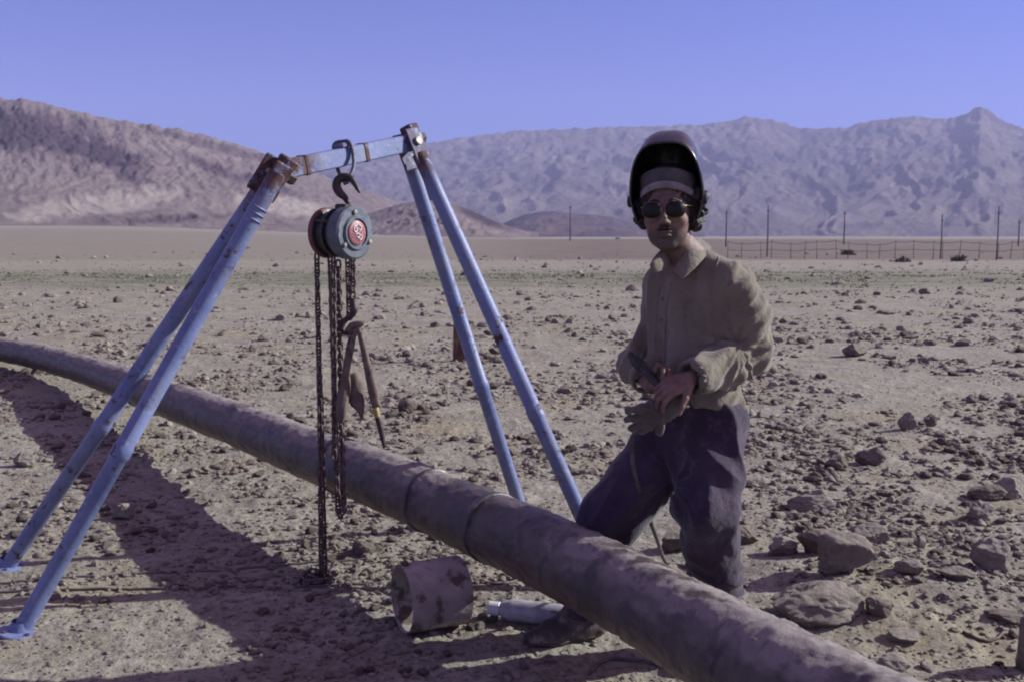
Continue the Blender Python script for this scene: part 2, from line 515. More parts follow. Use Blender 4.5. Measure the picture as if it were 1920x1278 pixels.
def pipe_mesh(pp, rad, n=72, wob=.005):
    V = []; al = []; ar = []; s = 0; prev = None; x = None
    Fq = []
    for i, p in enumerate(pp):
        p = Vector(p)
        if prev is not None: s += (p - prev).length
        prev = p
        tt = (Vector(pp[min(i + 1, len(pp) - 1)]) - Vector(pp[max(i - 1, 0)])).normalized()
        x, y, _ = frame(tt)
        r0 = rad(s) if callable(rad) else rad
        for k in range(n):
            a = 2 * math.pi * k / n
            u = x * math.cos(a) + y * math.sin(a)
            V.append(p + u * r0); al.append(s); ar.append(k / n if k < n else 1)
    V = A(V); al = A(al); ar = A(ar)
    nn = wob * fbm(al * 3.2, np.sin(ar * 6.283) * .8, np.cos(ar * 6.283) * .8, 4)
    hel = (al * 4.2 + ar * .95) % 1.0
    nn = nn + .0035 * np.exp(-(hel / .07) ** 2) + .004 * np.clip(1 - np.abs(fbm(al * 9, np.sin(ar * 6.283) * 2, np.cos(ar * 6.283) * 2, 3)) * 3, -.3, 1)
    ctr = np.repeat(A([list(p) for p in pp]), n, axis=0)
    dv = V - ctr; dv /= np.linalg.norm(dv, axis=1)[:, None]
    V = V + dv * nn[:, None]
    for i in range(len(pp) - 1):
        for k in range(n):
            a, b_ = i * n + k, i * n + (k + 1) % n
            Fq.append((a, a + n, b_ + n, b_))
    Fq.append(tuple(range(n))); Fq.append(tuple((len(pp) - 1) * n + k for k in range(n - 1, -1, -1)))
    return V, Fq, al, ar
V, Fq, al, ar = pipe_mesh([Vector(p) for p in pts], PIPE_D / 2)
o = mk("pipe_wall", V, Fq, M_pipe, root); attr(o, "along", al); attr(o, "around", ar)
n_ = 72; ppx = np.repeat(A([960 + F * p[0] / (p[1] * _cp - (p[2] - CAMH) * _sp) for p in pts]), n_)
th_ = ar * 6.283
bare = sstep(838, 862, ppx + 14 * fbm(th_ * 1.2, ppx / 60, 2., 3)) * sstep(1105, 1040, ppx + 40 * fbm(th_ * 1.2, ppx / 50, 5., 3))
bare = np.maximum(bare, sstep(.25, .45, fbm(ppx / 60 + th_, th_ * .9, 8., 4)) * sstep(1100, 1160, ppx) * sstep(1420, 1330, ppx))
attr(o, "bare", bare)
# taped joints: short sleeves slightly proud of the coating
def pipe_at(px):
    """index on the sampled pipe nearest to photo column px"""
    best = min(range(len(pts)), key=lambda i: abs(960 + F * pts[i][0] / (pts[i][1] * _cp - (pts[i][2] - CAMH) * _sp) - px))
    return best
def sleeve(px, w, name="joint_band", r=.004, mat=None):
    i = pipe_at(px); c = Vector(pts[i]); tt = (Vector(pts[i + 1]) - Vector(pts[i - 1])).normalized()
    pp = [c + tt * (w * (q - .5)) for q in (0, .04, .5, .96, 1)]
    V, Fq = tube(pp, [PIPE_D / 2 - .002, PIPE_D / 2 + r, PIPE_D / 2 + r * 1.1, PIPE_D / 2 + r, PIPE_D / 2 - .002], 56, cap=False)
    return MB().add(V, Fq).build(name, mat or M_band, root)
for px, w, r in ((807, .022, .0075), (925, .030, .0085), (640, .05, .008), (262, .10, .009)):
    sleeve(px, w, r=r)
# loose strip of torn wrapping standing off the top of the pipe
def strip(px0, px1, side, lift):
    i0, i1 = pipe_at(px0), pipe_at(px1)
    V = []; Fc = []
    idx = list(range(min(i0, i1), max(i0, i1) + 1, 2))
    for j, i in enumerate(idx):
        c = Vector(pts[i]); tt = (Vector(pts[min(i + 1, len(pts) - 1)]) - Vector(pts[i - 1])).normalized(); x, y, _ = frame(tt)
        e = math.sin(math.pi * j / (len(idx) - 1)) ** .7
        for q in range(7):
            a = side + (q / 6 - .5) * (1.5 * e + .05) + .12 * math.sin(j * .9)
            rr = PIPE_D / 2 + .0045 + lift * e * abs(q / 6 - .5) * (1 + .5 * math.sin(j * 1.7))
            V.append(c + (x * math.cos(a) + y * math.sin(a)) * rr)
    for j in range(len(idx) - 1):
        for q in range(6):
            a = j * 7 + q; Fc.append((a, a + 1, a + 8, a + 7))
    o = MB().add(V, Fc).build("torn_wrap", M_band, root)
    md = o.modifiers.new("thick", 'SOLIDIFY'); md.thickness = .002
    return o
# timber blocks carry the pipe outside the frame and low behind
M_wood = simple("weathered_timber", (.10, .055, .04), (.19, .115, .075), 4, .85, .006, 30)
for f_, lab in ((1820, "weathered timber block under the near end of the pipe"), (-230, "weathered timber block under the far end of the pipe")):
    i = pipe_at(f_); c = Vector(pts[i]); tt = (Vector(pts[i + 1]) - Vector(pts[i - 1])); tt.z = 0; x, y, d = frame(tt)
    hgt = c.z - PIPE_D / 2 - float(gh(c.x, c.y)) + .01
    cc = Vector((c.x, c.y, float(gh(c.x, c.y)) - .02 + hgt / 2))
    v_, f__ = box(cc, x, d, (0, 0, 1), .3, .09, hgt / 2 + .012, .012)
    tag(MB().add(v_, f__).build("timber_block", M_wood, origin=(cc.x, cc.y, 0), smooth=False), lab, "timber block")

# ================================================================= LIFTING FRAME
def blue_mat():
    m, t, b = newmat("blue_paint_rusting"); k = N(t); co = k.coord()
    c = k.mix(k.ramp(k.noise(co, 6, 5), .35, .65), (.115, .14, .285), (.165, .195, .35))
    c = k.mix(k.ramp(k.noise(k.scale(co, (1, 1, .25)), 16, 8, .7), .50, .64, 0, .55), c, (.20, .19, .23))
    c = k.mix(k.ramp(k.noise(co, 40, 6, .7), .56, .66, 0, .8), c, (.26, .28, .40))
    r_ = k.math('MULTIPLY', k.ramp(k.noise(co, 15, 9, .72), .565, .615), k.ramp(k.noise(co, 2.5, 4), .40, .55))
    r_ = k.math('MAXIMUM', r_, k.math('MULTIPLY', k.attr("rust"), k.ramp(k.noise(co, 22, 8, .7), .36, .5)))
    c = k.mix(r_, c, k.mix(k.ramp(k.noise(co, 35, 5), .4, .6), (.065, .034, .035), (.12, .06, .045)))
    k.l(c, b.inputs['Base Color']); k.l(k.ramp(r_, 0, 1, .5, .9), b.inputs['Roughness'])
    k.bump(k.math('ADD', r_, k.noise(co, 60, 4)), .0015, b, .8)
    return m
M_blue = blue_mat()
M_rust = simple("rusty_steel", (.055, .032, .030), (.11, .062, .048), 20, .75, .003, 90)
M_steel = simple("worn_bolt_steel", (.36, .34, .27), (.22, .19, .15), 30, .6, .001, 80, metal=.2)
M_dark = simple("dark_oily_steel", (.028, .018, .022), (.06, .04, .042), 30, .5, .002, 90, metal=.3)

def mk_rust(mb, name, parent, fn=None, **k):
    o = mb.build(name, M_blue, parent, **k)
    co = A([v.co[:] for v in o.data.vertices]) + A(wloc(o))
    attr(o, "rust", fn(co) if fn else np.zeros(len(co)))
    return o
TL = W(514, 322, 4.00); TR = W(768, 268, 4.60)
frame_root = empty("hoist_gantry", (-1.0, 4.3, 0))
tag(frame_root, "blue painted rusting steel hoist frame with four pipe legs straddling the pipe", "gantry")
feet = []
def gp(px, py):
    q = G(px, py); q.z = float(gh(q.x, q.y)); return q
f1 = gp(14, 1062); f2 = gp(38, 1186); f3 = gp(984, 980); f4 = gp(1150, 1100)
LEG_R = .0345
def leg(top, foot, col_px=None, r=LEG_R, flange=True, near=0.0, notch=None):
    d = (foot - top); L = d.length; dn = d.normalized()
    P = []; r_ = []
    # outer tube, telescopes into a thinner lower or upper tube with a collar
    prof = [(0.0, r)] + [(q * .04 + .02, r) for q in range(10)] + [(L * .60, r), (L * .603, r * 1.10), (L * .625, r * 1.10), (L * .628, r * .97), (L - .012, r * .97)]
    mb = MB(); v, f = lathe(top, dn, [(h, q) for h, q in prof], 28)
    mb.add(v, f)
    o = mk_rust(mb, "leg", frame_root, lambda c: 1 - sstep(.03, .20, np.linalg.norm(c - A(top), axis=1)), sharp=40)
    if flange:
        up = (Vector((0, 0, 1)) * .9 - dn * .35).normalized()
        v, f = lathe(foot + Vector((0, 0, .0)), up, [(-.004, .0), (-.004, .078), (.003, .082), (.008, .078), (.010, .04), (.045, .034)], 32)
        p_ = mk_rust(MB().add(v, f), "foot_plate", o, sharp=40)
        for a in range(4):
            x, y, _ = frame(up)
            q = foot + up * .009 + (x * math.cos(a * 1.57 + .5) + y * math.sin(a * 1.57 + .5)) * .06
            v, f = lathe(q, up, [(0, .009), (.006, .009), (.007, .0)], 6)
            MB().add(v, f).build("bolt", M_rust, o, smooth=False)
    return o
offL = Vector((-.03, .055, -.02)); offR = Vector((.0, .05, 0))
leg(W(503, 334, 4.09), f1); leg(W(520, 326, 3.95), f2)
leg(W(757, 268, 4.66), f3); leg(W(787, 290, 4.58), f4)
# cross beam: flat-sided bar
bd = (TR - TL).normalized(); bx, by, _ = frame(bd)
b0 = TL + bd * .02; b1 = TR + bd * .02
mid = (b0 + b1) / 2
sec = []
v = []; f = []
nb_ = 30
for i_ in range(nb_ + 1):
    c_ = b0.lerp(b1, i_ / nb_); v += [c_ + bx * (.026 * a_) + by * (.038 * q_) for a_, q_ in ((1, -.86), (1, .86), (.8, 1), (-.8, 1), (-1, .86), (-1, -.86), (-.8, -1), (.8, -1))]
for i_ in range(nb_): f += [(i_ * 8 + k_, i_ * 8 + (k_ + 1) % 8, i_ * 8 + 8 + (k_ + 1) % 8, i_ * 8 + 8 + k_) for k_ in range(8)]
f += [tuple(range(7, -1, -1)), tuple(nb_ * 8 + k_ for k_ in range(8))]
mk_rust(MB().add(v, f), "cross_beam", frame_root, lambda c: np.maximum(1 - sstep(.10, .26, np.linalg.norm(c - A(b0), axis=1)), .6 * (1 - sstep(.0, .10, np.linalg.norm(c - A(b1), axis=1)))), smooth=False)
# subdivide the beam's rust by adding collar rings
for q, w in ((.60, .012), (.17, .010)):
    c = b0.lerp(b1, q); v, f = box(c, bx, by, bd, .029, .041, w, .003)
    o = mk_rust(MB().add(v, f), "collar", frame_root, lambda c: np.ones(len(c)), smooth=False)
# head plates, knuckles and bolts at both ends
def head(c, legdir, s, rusty):
    ax = frame(legdir)
    fwd = Vector((bx.x, bx.y, bx.z)) * (-1 if bx.y > 0 else 1)
    d = Vector(legdir).normalized(); side = d.cross(fwd).normalized(); fwd = side.cross(d).normalized()
    rf = (lambda q: np.ones(len(q))) if rusty else (lambda q: np.zeros(len(q)) + .62)
    for sgn in (-1, 1):
        v, f = box(c + fwd * (.044 * sgn) + d * .02, side, fwd, d, .046 * s, .006, .085 * s, .005)
        mk_rust(MB().add(v, f), "head_plate", frame_root, rf, smooth=False)
    v, f = lathe(c - fwd * .062, fwd, [(0, 0), (0, .019), (.010, .019), (.012, .012), (.112, .012), (.114, .019), (.126, .019), (.126, 0)], 12)
    MB().add(v, f).build("pin_bolt", M_steel, frame_root, sharp=30)
    v, f = box(c - d * .07 - side * .03, side, fwd, d, .03, .036, .018, .006)
    mk_rust(MB().add(v, f), "stop_lug", frame_root, lambda q: np.ones(len(q)), smooth=False)
    v, f = lathe(c - side * .075 - d * .02 + fwd * .0, side, [(-.02, 0), (-.02, .026), (.02, .026), (.02, .012), (.05, .012)], 6)
    MB().add(v, f).build("nut", M_rust, frame_root, smooth=False)
ld = ((f1 + f2) / 2 - TL).normalized(); rd = ((f3 + f4) / 2 - TR).normalized()
head(TL + ld * .01, ld, .95, True)
head(TR + rd * .01, rd, 1.0, False)
# weld ribs under the left head
for q in (.15, .175, .2):
    c = W(520, 326, 3.95); d = (f2 - c).normalized(); x, y, _ = frame(d)
    v, f = lathe(c + d * q, d, [(0, LEG_R), (.004, LEG_R + .005), (.008, LEG_R)], 24)
    mk_rust(MB().add(v, f), "weld_rib", frame_root)
# gusset between the right legs
v = [W(781, 300, 4.56), W(797, 302, 4.55), W(813, 372, 4.55), W(806, 378, 4.56)]
v2 = [p + Vector((0, .008, 0)) for p in v]
mk_rust(MB().add(v + v2, [(0, 1, 2, 3), (7, 6, 5, 4), (0, 4, 5, 1), (1, 5, 6, 2), (2, 6, 7, 3), (3, 7, 4, 0)]), "gusset", frame_root, smooth=False)

# ================================================================= CHAIN HOIST
HY = 4.32
def WH(a, b_, Y): return W(a, b_, Y - .12)
disc = WH(669, 437, HY - .06)
hn = Vector((.82, -.57, 0)).normalized()
hoist = empty("chain_hoist", WH(640, 440, HY) * 1.0)
tag(hoist, "dark grey hand chain hoist with round red badge hanging from the blue cross beam", "chain hoist")
M_case = simple("hoist_casing", (.020, .018, .020), (.038, .032, .034), 25, .42, .002, 70, c3=(.09, .06, .05), sc3=30, lo3=.6, hi3=.7)
M_cover = simple("hoist_cover_paint", (.085, .10, .125), (.13, .145, .165), 14, .42, .0015, 60, c3=(.05, .035, .035), sc3=25, lo3=.58, hi3=.68)
M_redp = simple("faded_red_paint", (.17, .055, .058), (.12, .042, .045), 30, .6, .001, 90, c3=(.10, .05, .05), sc3=20, lo3=.55, hi3=.7)
M_badge = simple("red_badge_enamel", (.30, .10, .11), (.24, .08, .09), 60, .5, 0)
M_white = simple("worn_white_letters", (.66, .58, .58), (.52, .42, .43), 70, .6, 0)
Rh = .109
v, f = lathe(disc, hn, [(-.005, 0), (-.005, .101), (-.012, Rh), (-.062, Rh), (-.066, .100), (-.072, .100)], 56)
o = MB().add(v, f); v, f = lathe(disc, hn, [(-.005, .0), (.004, .060), (.006, .066), (-.004, .082), (-.005, .101)], 56)
cov = o.build("front_cover", M_cover, hoist, sharp=35)
v, f = lathe(disc, hn, [(-.002, .0), (-.002, .060), (.005, .060), (.005, .068), (-.004, .074)], 48)
MB().add(v, f).build("cover_boss", M_cover, cov, sharp=35)
v, f = lathe(disc, hn, [(.0055, 0), (.0055, .046), (.003, .050), (-.001, .050)], 48)
badge = MB().add(v, f).build("badge", M_badge, cov, sharp=35)
# raised pale marks on the badge (letter-like strokes, border dots)
bxx, byy = frame(hn)[0:2]
if bxx.dot(Vector((1, 0, 0))) < 0: bxx = -bxx
byy = Vector((0, 0, 1))
def bm(x, y): return disc + hn * .0068 + bxx * x + byy * y
mb = MB()
def stroke(ps, r=.0032):
    v, f = tube(spline([bm(x, y) for x, y in ps], 5), r, 6, flat=1); mb.add(v, f)
stroke([(-.006, .030), (-.020, .026), (-.024, .012), (-.014, .004), (-.005, .010), (-.011, .017)])
stroke([(.004, .032), (.016, .028), (.018, .016), (.008, .010)])
stroke([(-.012, -.006), (.0, -.002), (.010, -.010), (.003, -.020), (-.006, -.016)])
stroke([(.014, -.006), (.022, -.012), (.020, -.024), (.008, -.028)])
stroke([(.024, .004), (.026, -.002)], .0025)
for a in range(-2, 9):
    if a in (0, 5): continue
    th = R(200 + a * 22); v, f = lathe(bm(math.cos(th) * .041, math.sin(th) * .041), hn, [(-.001, .0022), (.001, .0018), (.001, 0)], 6); mb.add(v, f)
mb.build("lettering", M_white, badge)
for a in (95, 215, 335):
    q = disc + hn * -.004 + (bxx * math.cos(R(a)) + byy * math.sin(R(a))) * .086
    v, f = lathe(q, hn, [(0, .010), (.008, .010), (.010, .006), (.010, 0)], 6)
    MB().add(v, f).build("bolt", M_steel, cov, smooth=False)
v, f = lathe(disc, hn, [(-.070, .085), (-.072, .098), (-.082, .098), (-.084, .088), (-.098, .088), (-.100, .102), (-.112, .102), (-.114, .090), (-.150, .090), (-.152, .100), (-.158, .100)], 56)
MB().add(v, f).build("casing", M_case, hoist, sharp=35)
v, f = lathe(disc, hn, [(-.157, .090), (-.157, .104), (-.163, .107), (-.176, .107), (-.184, .096), (-.190, .03), (-.190, 0)], 56)
MB().add(v, f).build("chain_wheel_cover", M_redp, hoist, sharp=35)
for a in (20, 80, 150):
    q0 = disc + (bxx * math.cos(R(a)) + byy * math.sin(R(a))) * .097
    v, f = tube([q0 - hn * .065, q0 - hn * .165], .007, 8); MB().add(v, f).build("stay_bolt", M_case, hoist)
# saddle plate and upper hook
HB = disc - hn * .075 + Vector((0, 0, .102))
v, f = box(HB, hn, Vector((0, 0, 1)).cross(hn), (0, 0, 1), .030, .024, .018, .006)
MB().add(v, f).build("hook_block", M_dark, hoist, smooth=False)
hp = [(652, 392), (652, 380), (646, 370), (637, 362), (631, 350), (634, 338), (645, 332), (658, 335), (665, 344), (670, 354), (675, 362)]
hr = [.010, .011, .014, .018, .019, .018, .017, .015, .012, .009, .004]
P = spline([WH(a, b_, HY) for a, b_ in hp], 4); rr = np.interp(np.linspace(0, 1, len(P)), np.linspace(0, 1, len(hr)), hr)
v, f = tube(P, list(rr), 12); MB().add(v, f).build("top_hook", M_dark, hoist)
# U strap over the beam
bc = None
t_ = min(range(101), key=lambda i: abs((lambda p: 960 + F * p.x / (p.y * _cp - (p.z - CAMH) * _sp))(b0.lerp(b1, i / 100)) - 646)); bc = b0.lerp(b1, t_ / 100)
low = WH(650, 343, HY)
sl = []
for sgn in (1, -1):
    pass
n_ = bx if bx.y < 0 else -bx
top = bc + Vector((0, 0, .056)) - bd * .008
P = [low + Vector((0, .0, 0)), low.lerp(bc, .5) + n_ * .028 + bd * .018, bc + n_ * .040 + bd * .014 - by * 0, top + n_ * .032 + bd * .010, top + Vector((0, 0, .008)), top - n_ * .032 - bd * .02,
     bc - n_ * .040 - bd * .018, low.lerp(bc, .45) - n_ * .026 - bd * .016, low + Vector((-.005, 0, -.004))]
v, f = tube(spline(P, 6), .0085, 10, flat=1.0)
M_strap = simple("grey_blue_shackle", (.075, .08, .12), (.11, .10, .13), 20, .55, .002, 60, c3=(.08, .045, .04), sc3=30, lo3=.55, hi3=.65)
tag(MB().add(v, f).build("shackle", M_strap, origin=bc), "bent steel shackle looped over the blue beam carrying the hoist hook", "shackle")
v_, f_ = box(bc + Vector((0, 0, .048)) - bd * .012, bd, n_, (0, 0, 1), .03, .03, .012, .008)
mk_rust(MB().add(v_, f_), "saddle_block", frame_root, lambda q: np.zeros(len(q)) + .4, smooth=False)

def chain(P, pitch=.028, w=.0168, wire=.0050, ph=0):
    """alternating oval links along a polyline"""
    P = [Vector(p) for p in P]
    seg = [0]
    for i in range(1, len(P)): seg.append(seg[-1] + (P[i] - P[i - 1]).length)
    n = int(seg[-1] / pitch); mb = MB()
    for q in range(n):
        s = (q + .5) * pitch
        i = max(j for j in range(len(seg)) if seg[j] <= s); i = min(i, len(P) - 2)
        u = (s - seg[i]) / (seg[i + 1] - seg[i]); c = P[i].lerp(P[i + 1], u); d = (P[i + 1] - P[i]).normalized()
        x, y, _ = frame(d, Vector((0, 1, 0)))
        a0 = (q + ph) % 2 * math.pi / 2 + .5 + .15 * math.sin(q * 2.1)
        s1 = x * math.cos(a0) + y * math.sin(a0)
        hl = pitch * .5 + wire * 1.6 - w * .55
        V = []; Fc = []; m_, n2 = 10, 6
        for k in range(m_):
            a = 2 * math.pi * k / m_
            off = hl if math.sin(a) > 0.01 else -hl if math.sin(a) < -0.01 else 0
            ctr = c + s1 * (math.cos(a) * w * .62) + d * (math.sin(a) * w * .62 + off * min(1, abs(math.sin(a)) * 1.6))
            rad = (s1 * math.cos(a) + d * math.sin(a)); nb = s1.cross(d)
            for j in range(n2):
                bb = 2 * math.pi * j / n2
                V.append(ctr + (rad * math.cos(bb) + nb * math.sin(bb)) * wire)
        for k in range(m_):
            for j in range(n2):
                a, b_ = k * n2 + j, k * n2 + (j + 1) % n2; c_, d_ = ((k + 1) % m_) * n2 + j, ((k + 1) % m_) * n2 + (j + 1) % n2
                Fc.append((a, c_, d_, b_))
        mb.add(V, Fc)
    return mb
M_chain = simple("rusty_chain", (.07, .042, .045), (.14, .095, .085), 60, .6, .0008, 200, metal=.25)
def down(px, y0, Y, py_bot, lean=0.0):
    a = WH(px, y0, Y); z = WH(px, py_bot, Y).z
    return [a, Vector((a.x + lean, a.y, z))]
gz = lambda q: float(gh(q.x, q.y))
# long hand chain reaching the ground and coiling
q0 = WH(594, 478, 4.34); q1 = G(613, 1092); q1 = Vector((q0.x + .002, 4.16, 0)); q1.z = gz(q1) + .012
coil = [q1 + Vector((.034 * math.cos(a * .8) * (1 + .12 * a), .034 * math.sin(a * .8) * (1 + .1 * a), .004 + .014 * (a % 3 > 1.5))) for a in range(0, 16)]
chain([q0, q0.lerp(q1, .5) + Vector((.004, 0, 0)), q1 + Vector((0, 0, .02))]).build("hand_chain", M_chain, hoist)
q0b = WH(600, 800, 4.30); q2 = q1 + Vector((.012, .02, .01))
chain([WH(600, 700, 4.36), q2], ph=1).build("hand_chain", M_chain, hoist)
chain(coil).build("chain_heap", M_chain, hoist)
# looped hand chain
l0 = WH(619, 482, 4.33); l1 = WH(634, 482, 4.30)
lz = WH(632, 968, 4.3).z
P = [l0, Vector((l0.x + .012, 4.21, lz + .05)), Vector((l0.x + .016, 4.20, lz + .015)), Vector((l0.x + .024, 4.195, lz)), Vector((l1.x, 4.19, lz + .02)), Vector((l1.x + .002, 4.185, lz + .06)), l1]
chain(P).build("hand_chain", M_chain, hoist)
chain([WH(625, 484, 4.25), WH(627, 860, 4.25)], ph=1).build("hand_chain", M_chain, hoist)
# load chain falls and lower hook
chain([WH(652, 484, 4.33), WH(655, 600, 4.33)]).build("load_chain", M_chain, hoist)
chain([WH(662, 482, 4.29), WH(662, 566, 4.29)], ph=1).build("load_chain", M_chain, hoist)
hp = [(662, 560), (663, 572), (664, 582), (659, 592), (650, 598), (643, 605), (641, 614), (645, 622), (652, 624), (660, 620), (665, 612)]
hr = [.010, .014, .016, .012, .012, .013, .013, .012, .011, .009, .005]
P = spline([WH(a, b_, 4.29) for a, b_ in hp], 4); rr = np.interp(np.linspace(0, 1, len(P)), np.linspace(0, 1, len(hr)), hr)
v, f = tube(P, list(rr), 12); MB().add(v, f).build("lower_hook", M_dark, hoist)

# lifting tongs hanging from the hook
M_tong = simple("rusty_tong_steel", (.115, .078, .062), (.19, .135, .105), 18, .8, .003, 70, c3=(.06, .038, .036), sc3=14, lo3=.52, hi3=.62)
M_leather = simple("worn_canvas_sling", (.105, .072, .060), (.16, .12, .095), 10, .95, .004, 60)
M_yel = simple("yellow_paint_worn", (.40, .30, .10), (.28, .18, .08), 30, .6, .001, 60)
tong = empty("lifting_tongs", WH(665, 612, 4.27))
tag(tong, "rusty steel lifting tongs with two arms and worn pads hanging from the lower hoist hook", "lifting tongs")
TY = 4.27
def flat_arm(pp, ww, name, mat, Y=TY, fl=.45):
    P = spline([WH(a, b_, Y) for a, b_ in pp], 5); rr = np.interp(np.linspace(0, 1, len(P)), np.linspace(0, 1, len(ww)), ww)
    v, f = tube(P, list(rr), 12, flat=fl, up=Vector((0, 1, 0))); return MB().add(v, f).build(name, mat, tong)
flat_arm([(650, 622), (662, 612), (674, 608), (682, 606)], [.014, .020, .016, .007], "head_link", M_tong)
flat_arm([(664, 615), (657, 650), (650, 690), (644, 735), (642, 765), (640, 782)], [.015, .017, .017, .022, .020, .008], "arm", M_tong)
flat_arm([(672, 615), (682, 655), (692, 700), (700, 735), (706, 762)], [.010, .014, .018, .022, .018], "arm", M_tong, fl=.7)
flat_arm([(704, 764), (708, 782)], [.013, .013], "yellow_collar", M_yel, fl=1)
flat_arm([(708, 782), (713, 800), (717, 820), (721, 838)], [.012, .013, .010, .006], "prong", M_dark, fl=1)
flat_arm([(692, 766), (699, 772), (706, 774)], [.006, .008, .008], "yellow_link", M_yel, Y=4.265, fl=1)
# curved pads
def pad(pp, name, Y):
    ctr = A(WH(sum(p[0] for p in pp) / len(pp), sum(p[1] for p in pp) / len(pp), Y))
    ring = spline([WH(a, b_, Y) for a, b_ in pp + pp[:1]], 5)[:-1]
    V = []; n = len(ring)
    for s, dy in ((.55, -.026), (.85, -.02), (1, -.006), (1, .006), (.85, .02), (.55, .026)):
        for p in ring: V.append(tuple(ctr + (A(p) - ctr) * A([s, 1, s]) + A([0, dy + .03 * s * math.sin((p[2] - ctr[2]) * 18), 0])))
    Fc = [tuple(range(n)), tuple(5 * n + k for k in range(n - 1, -1, -1))]
    for i in range(5):
        for k in range(n): Fc.append((i * n + k, i * n + n + k, i * n + n + (k + 1) % n, i * n + (k + 1) % n))
    return MB().add(V, Fc).build(name, M_leather, tong)
pad([(655, 702), (668, 700), (678, 716), (684, 745), (684, 770), (680, 782), (672, 768), (658, 756), (652, 735)], "jaw_pad", 4.29)
pad([(638, 705), (652, 704), (656, 730), (654, 760), (648, 784), (638, 790), (632, 770), (632, 735)], "jaw_pad", 4.25)

# ================================================================= PIPE OFFCUT, BOTTLE, STAKE, CABLES
M_ring = simple("dusty_rusted_pipe_steel", (.24, .20, .185), (.34, .29, .26), 9, .8, .003, 50, c3=(.10, .065, .055), sc3=12, lo3=.5, hi3=.62)
rn = Vector((-.90, -.43, 0)).normalized()
rc = G(762, 1187); rr_ = .1285
rc = Vector((rc.x - .012, 3.585, gz(rc) + rr_ + .002))
root = empty("pipe_offcut", (rc.x, rc.y, 0))
tag(root, "short cut ring of rusty pipe lying on the ground with its open end left", "pipe offcut")
L = .235
v, f = lathe(rc, -rn, [(0, rr_ - .007), (-.002, rr_ - .004), (0, rr_), (.02, rr_), (.04, rr_ + .0012), (.10, rr_), (.19, rr_ + .001), (L, rr_), (L + .002, rr_ - .003), (L, rr_ - .007), (.15, rr_ - .007), (0, rr_ - .007)], 72)
o = MB().add(v, f).build("ring_wall", M_ring, root, sharp=50)
v, f = box(rc + Vector((0, 0, rr_ + .004)) - rn * .012, rn, (0, 0, 1), rn.cross(Vector((0, 0, 1))), .012, .010, .014, .003)
MB().add(v, f).build("weld_tab", M_rust, root, smooth=False)

# pale canister lying behind the front boot
M_can = simple("pale_dusty_metal", (.30, .27, .30), (.44, .40, .44), 12, .45, .0015, 60, c3=(.20, .14, .13), sc3=9, lo3=.50, hi3=.60)
c0 = G(930, 1163); c0.z = gz(c0) + .045; c1 = c0 + Vector((.42, -.10, .0)); c1.z = gz(c1) + .045
dd = (c1 - c0).normalized()
root = empty("canister", (c0.x + .2, c0.y, 0)); tag(root, "pale dusty metal canister with narrow neck lying on the ground between offcut and boot", "canister")
v, f = lathe(c0 - dd * .03, dd, [(.045, .024), (.06, .030), (.085, .040), (.10, .043), (.36, .043), (.42, .043), (.43, .036), (.432, 0)], 36)
MB().add(v, f).build("canister_body", M_can, root, sharp=40)
v, f = lathe(c0 - dd * .03, dd, [(.0, 0), (.0, .022), (.004, .026), (.044, .027), (.048, .022)], 28)
M_cap = simple("white_cap", (.62, .58, .62), (.72, .68, .72), 20, .4, 0)
MB().add(v, f).build("cap", M_cap, root, sharp=40)

# rust brown stake further out
sp = G(862, 676); sp.z = gz(sp)
v, f = box(sp + Vector((.0, 0, .26)), (1, .2, 0), (-.2, 1, 0), (0, 0, 1), .076, .06, .29, .012)
v = [(Vector(p) if True else p) for p in v]
v = [p + Vector(((-.02 if p.x > sp.x else .012) * (p.z - sp.z) / .5, 0, .03 * math.sin(p.x * 60))) for p in v]
tag(MB().add(v, f).build("marker_stake", simple("brown_rusted_stake", (.085, .040, .030), (.15, .075, .05), 8, .9, .006, 40), origin=sp, smooth=False), "short rust brown square stake standing in the field behind the frame's right leg", "stake")

M_cable = simple("dusty_black_cable", (.06, .046, .046), (.13, .105, .10), 20, .7, .001, 80)
M_cable2 = simple("dust_covered_hose", (.11, .082, .08), (.16, .125, .115), 20, .85, .001, 80)
def cable(name, pp, r, mat, lab, lift=.0):
    P = []
    for q in pp:
        g = G(q[0], q[1]); P.append(Vector((g.x, g.y, 0)) if len(q) < 3 else g)
    S_ = spline(P, 14); out = []
    for p in S_: out.append(Vector((p[0], p[1], float(gh(p[0], p[1])) + r * .8 + lift)))
    v, f = tube(out, r, 8); o = MB().add(v, f).build(name, mat, origin=(out[0].x, out[0].y, 0))
    return tag(o, lab, "cable")
cable("welding_cable", [(-200, 1122), (0, 1108), (140, 1104), (300, 1100), (470, 1102), (620, 1103), (740, 1096), (860, 1092), (930, 1098), (965, 1092), (988, 1072), (1020, 1058), (1100, 1052)],
      .006, M_cable, "thin black welding cable lying across the ground behind the pipe offcut")
cable("air_hose", [(-200, 1096), (0, 1090), (80, 1085), (170, 1078), (300, 1070), (430, 1068), (560, 1060), (700, 1052), (800, 1046), (900, 1040), (1000, 1020)],
      .0055, M_cable2, "dusty brown hose lying just beyond the black welding cable on the ground")
cable("ground_lead", [(1105, 1262), (1125, 1240), (1160, 1232), (1220, 1240), (1270, 1254), (1330, 1285), (1400, 1330)], .0065, M_cable,
      "dark curved lead on the ground under the near part of the pipe")
cable("twig", [(1805, 1196), (1825, 1203), (1850, 1207), (1868, 1203), (1882, 1192)], .006, M_rust, "bent dark twig on the bare ground at the lower right").__setitem__("category", "twig")

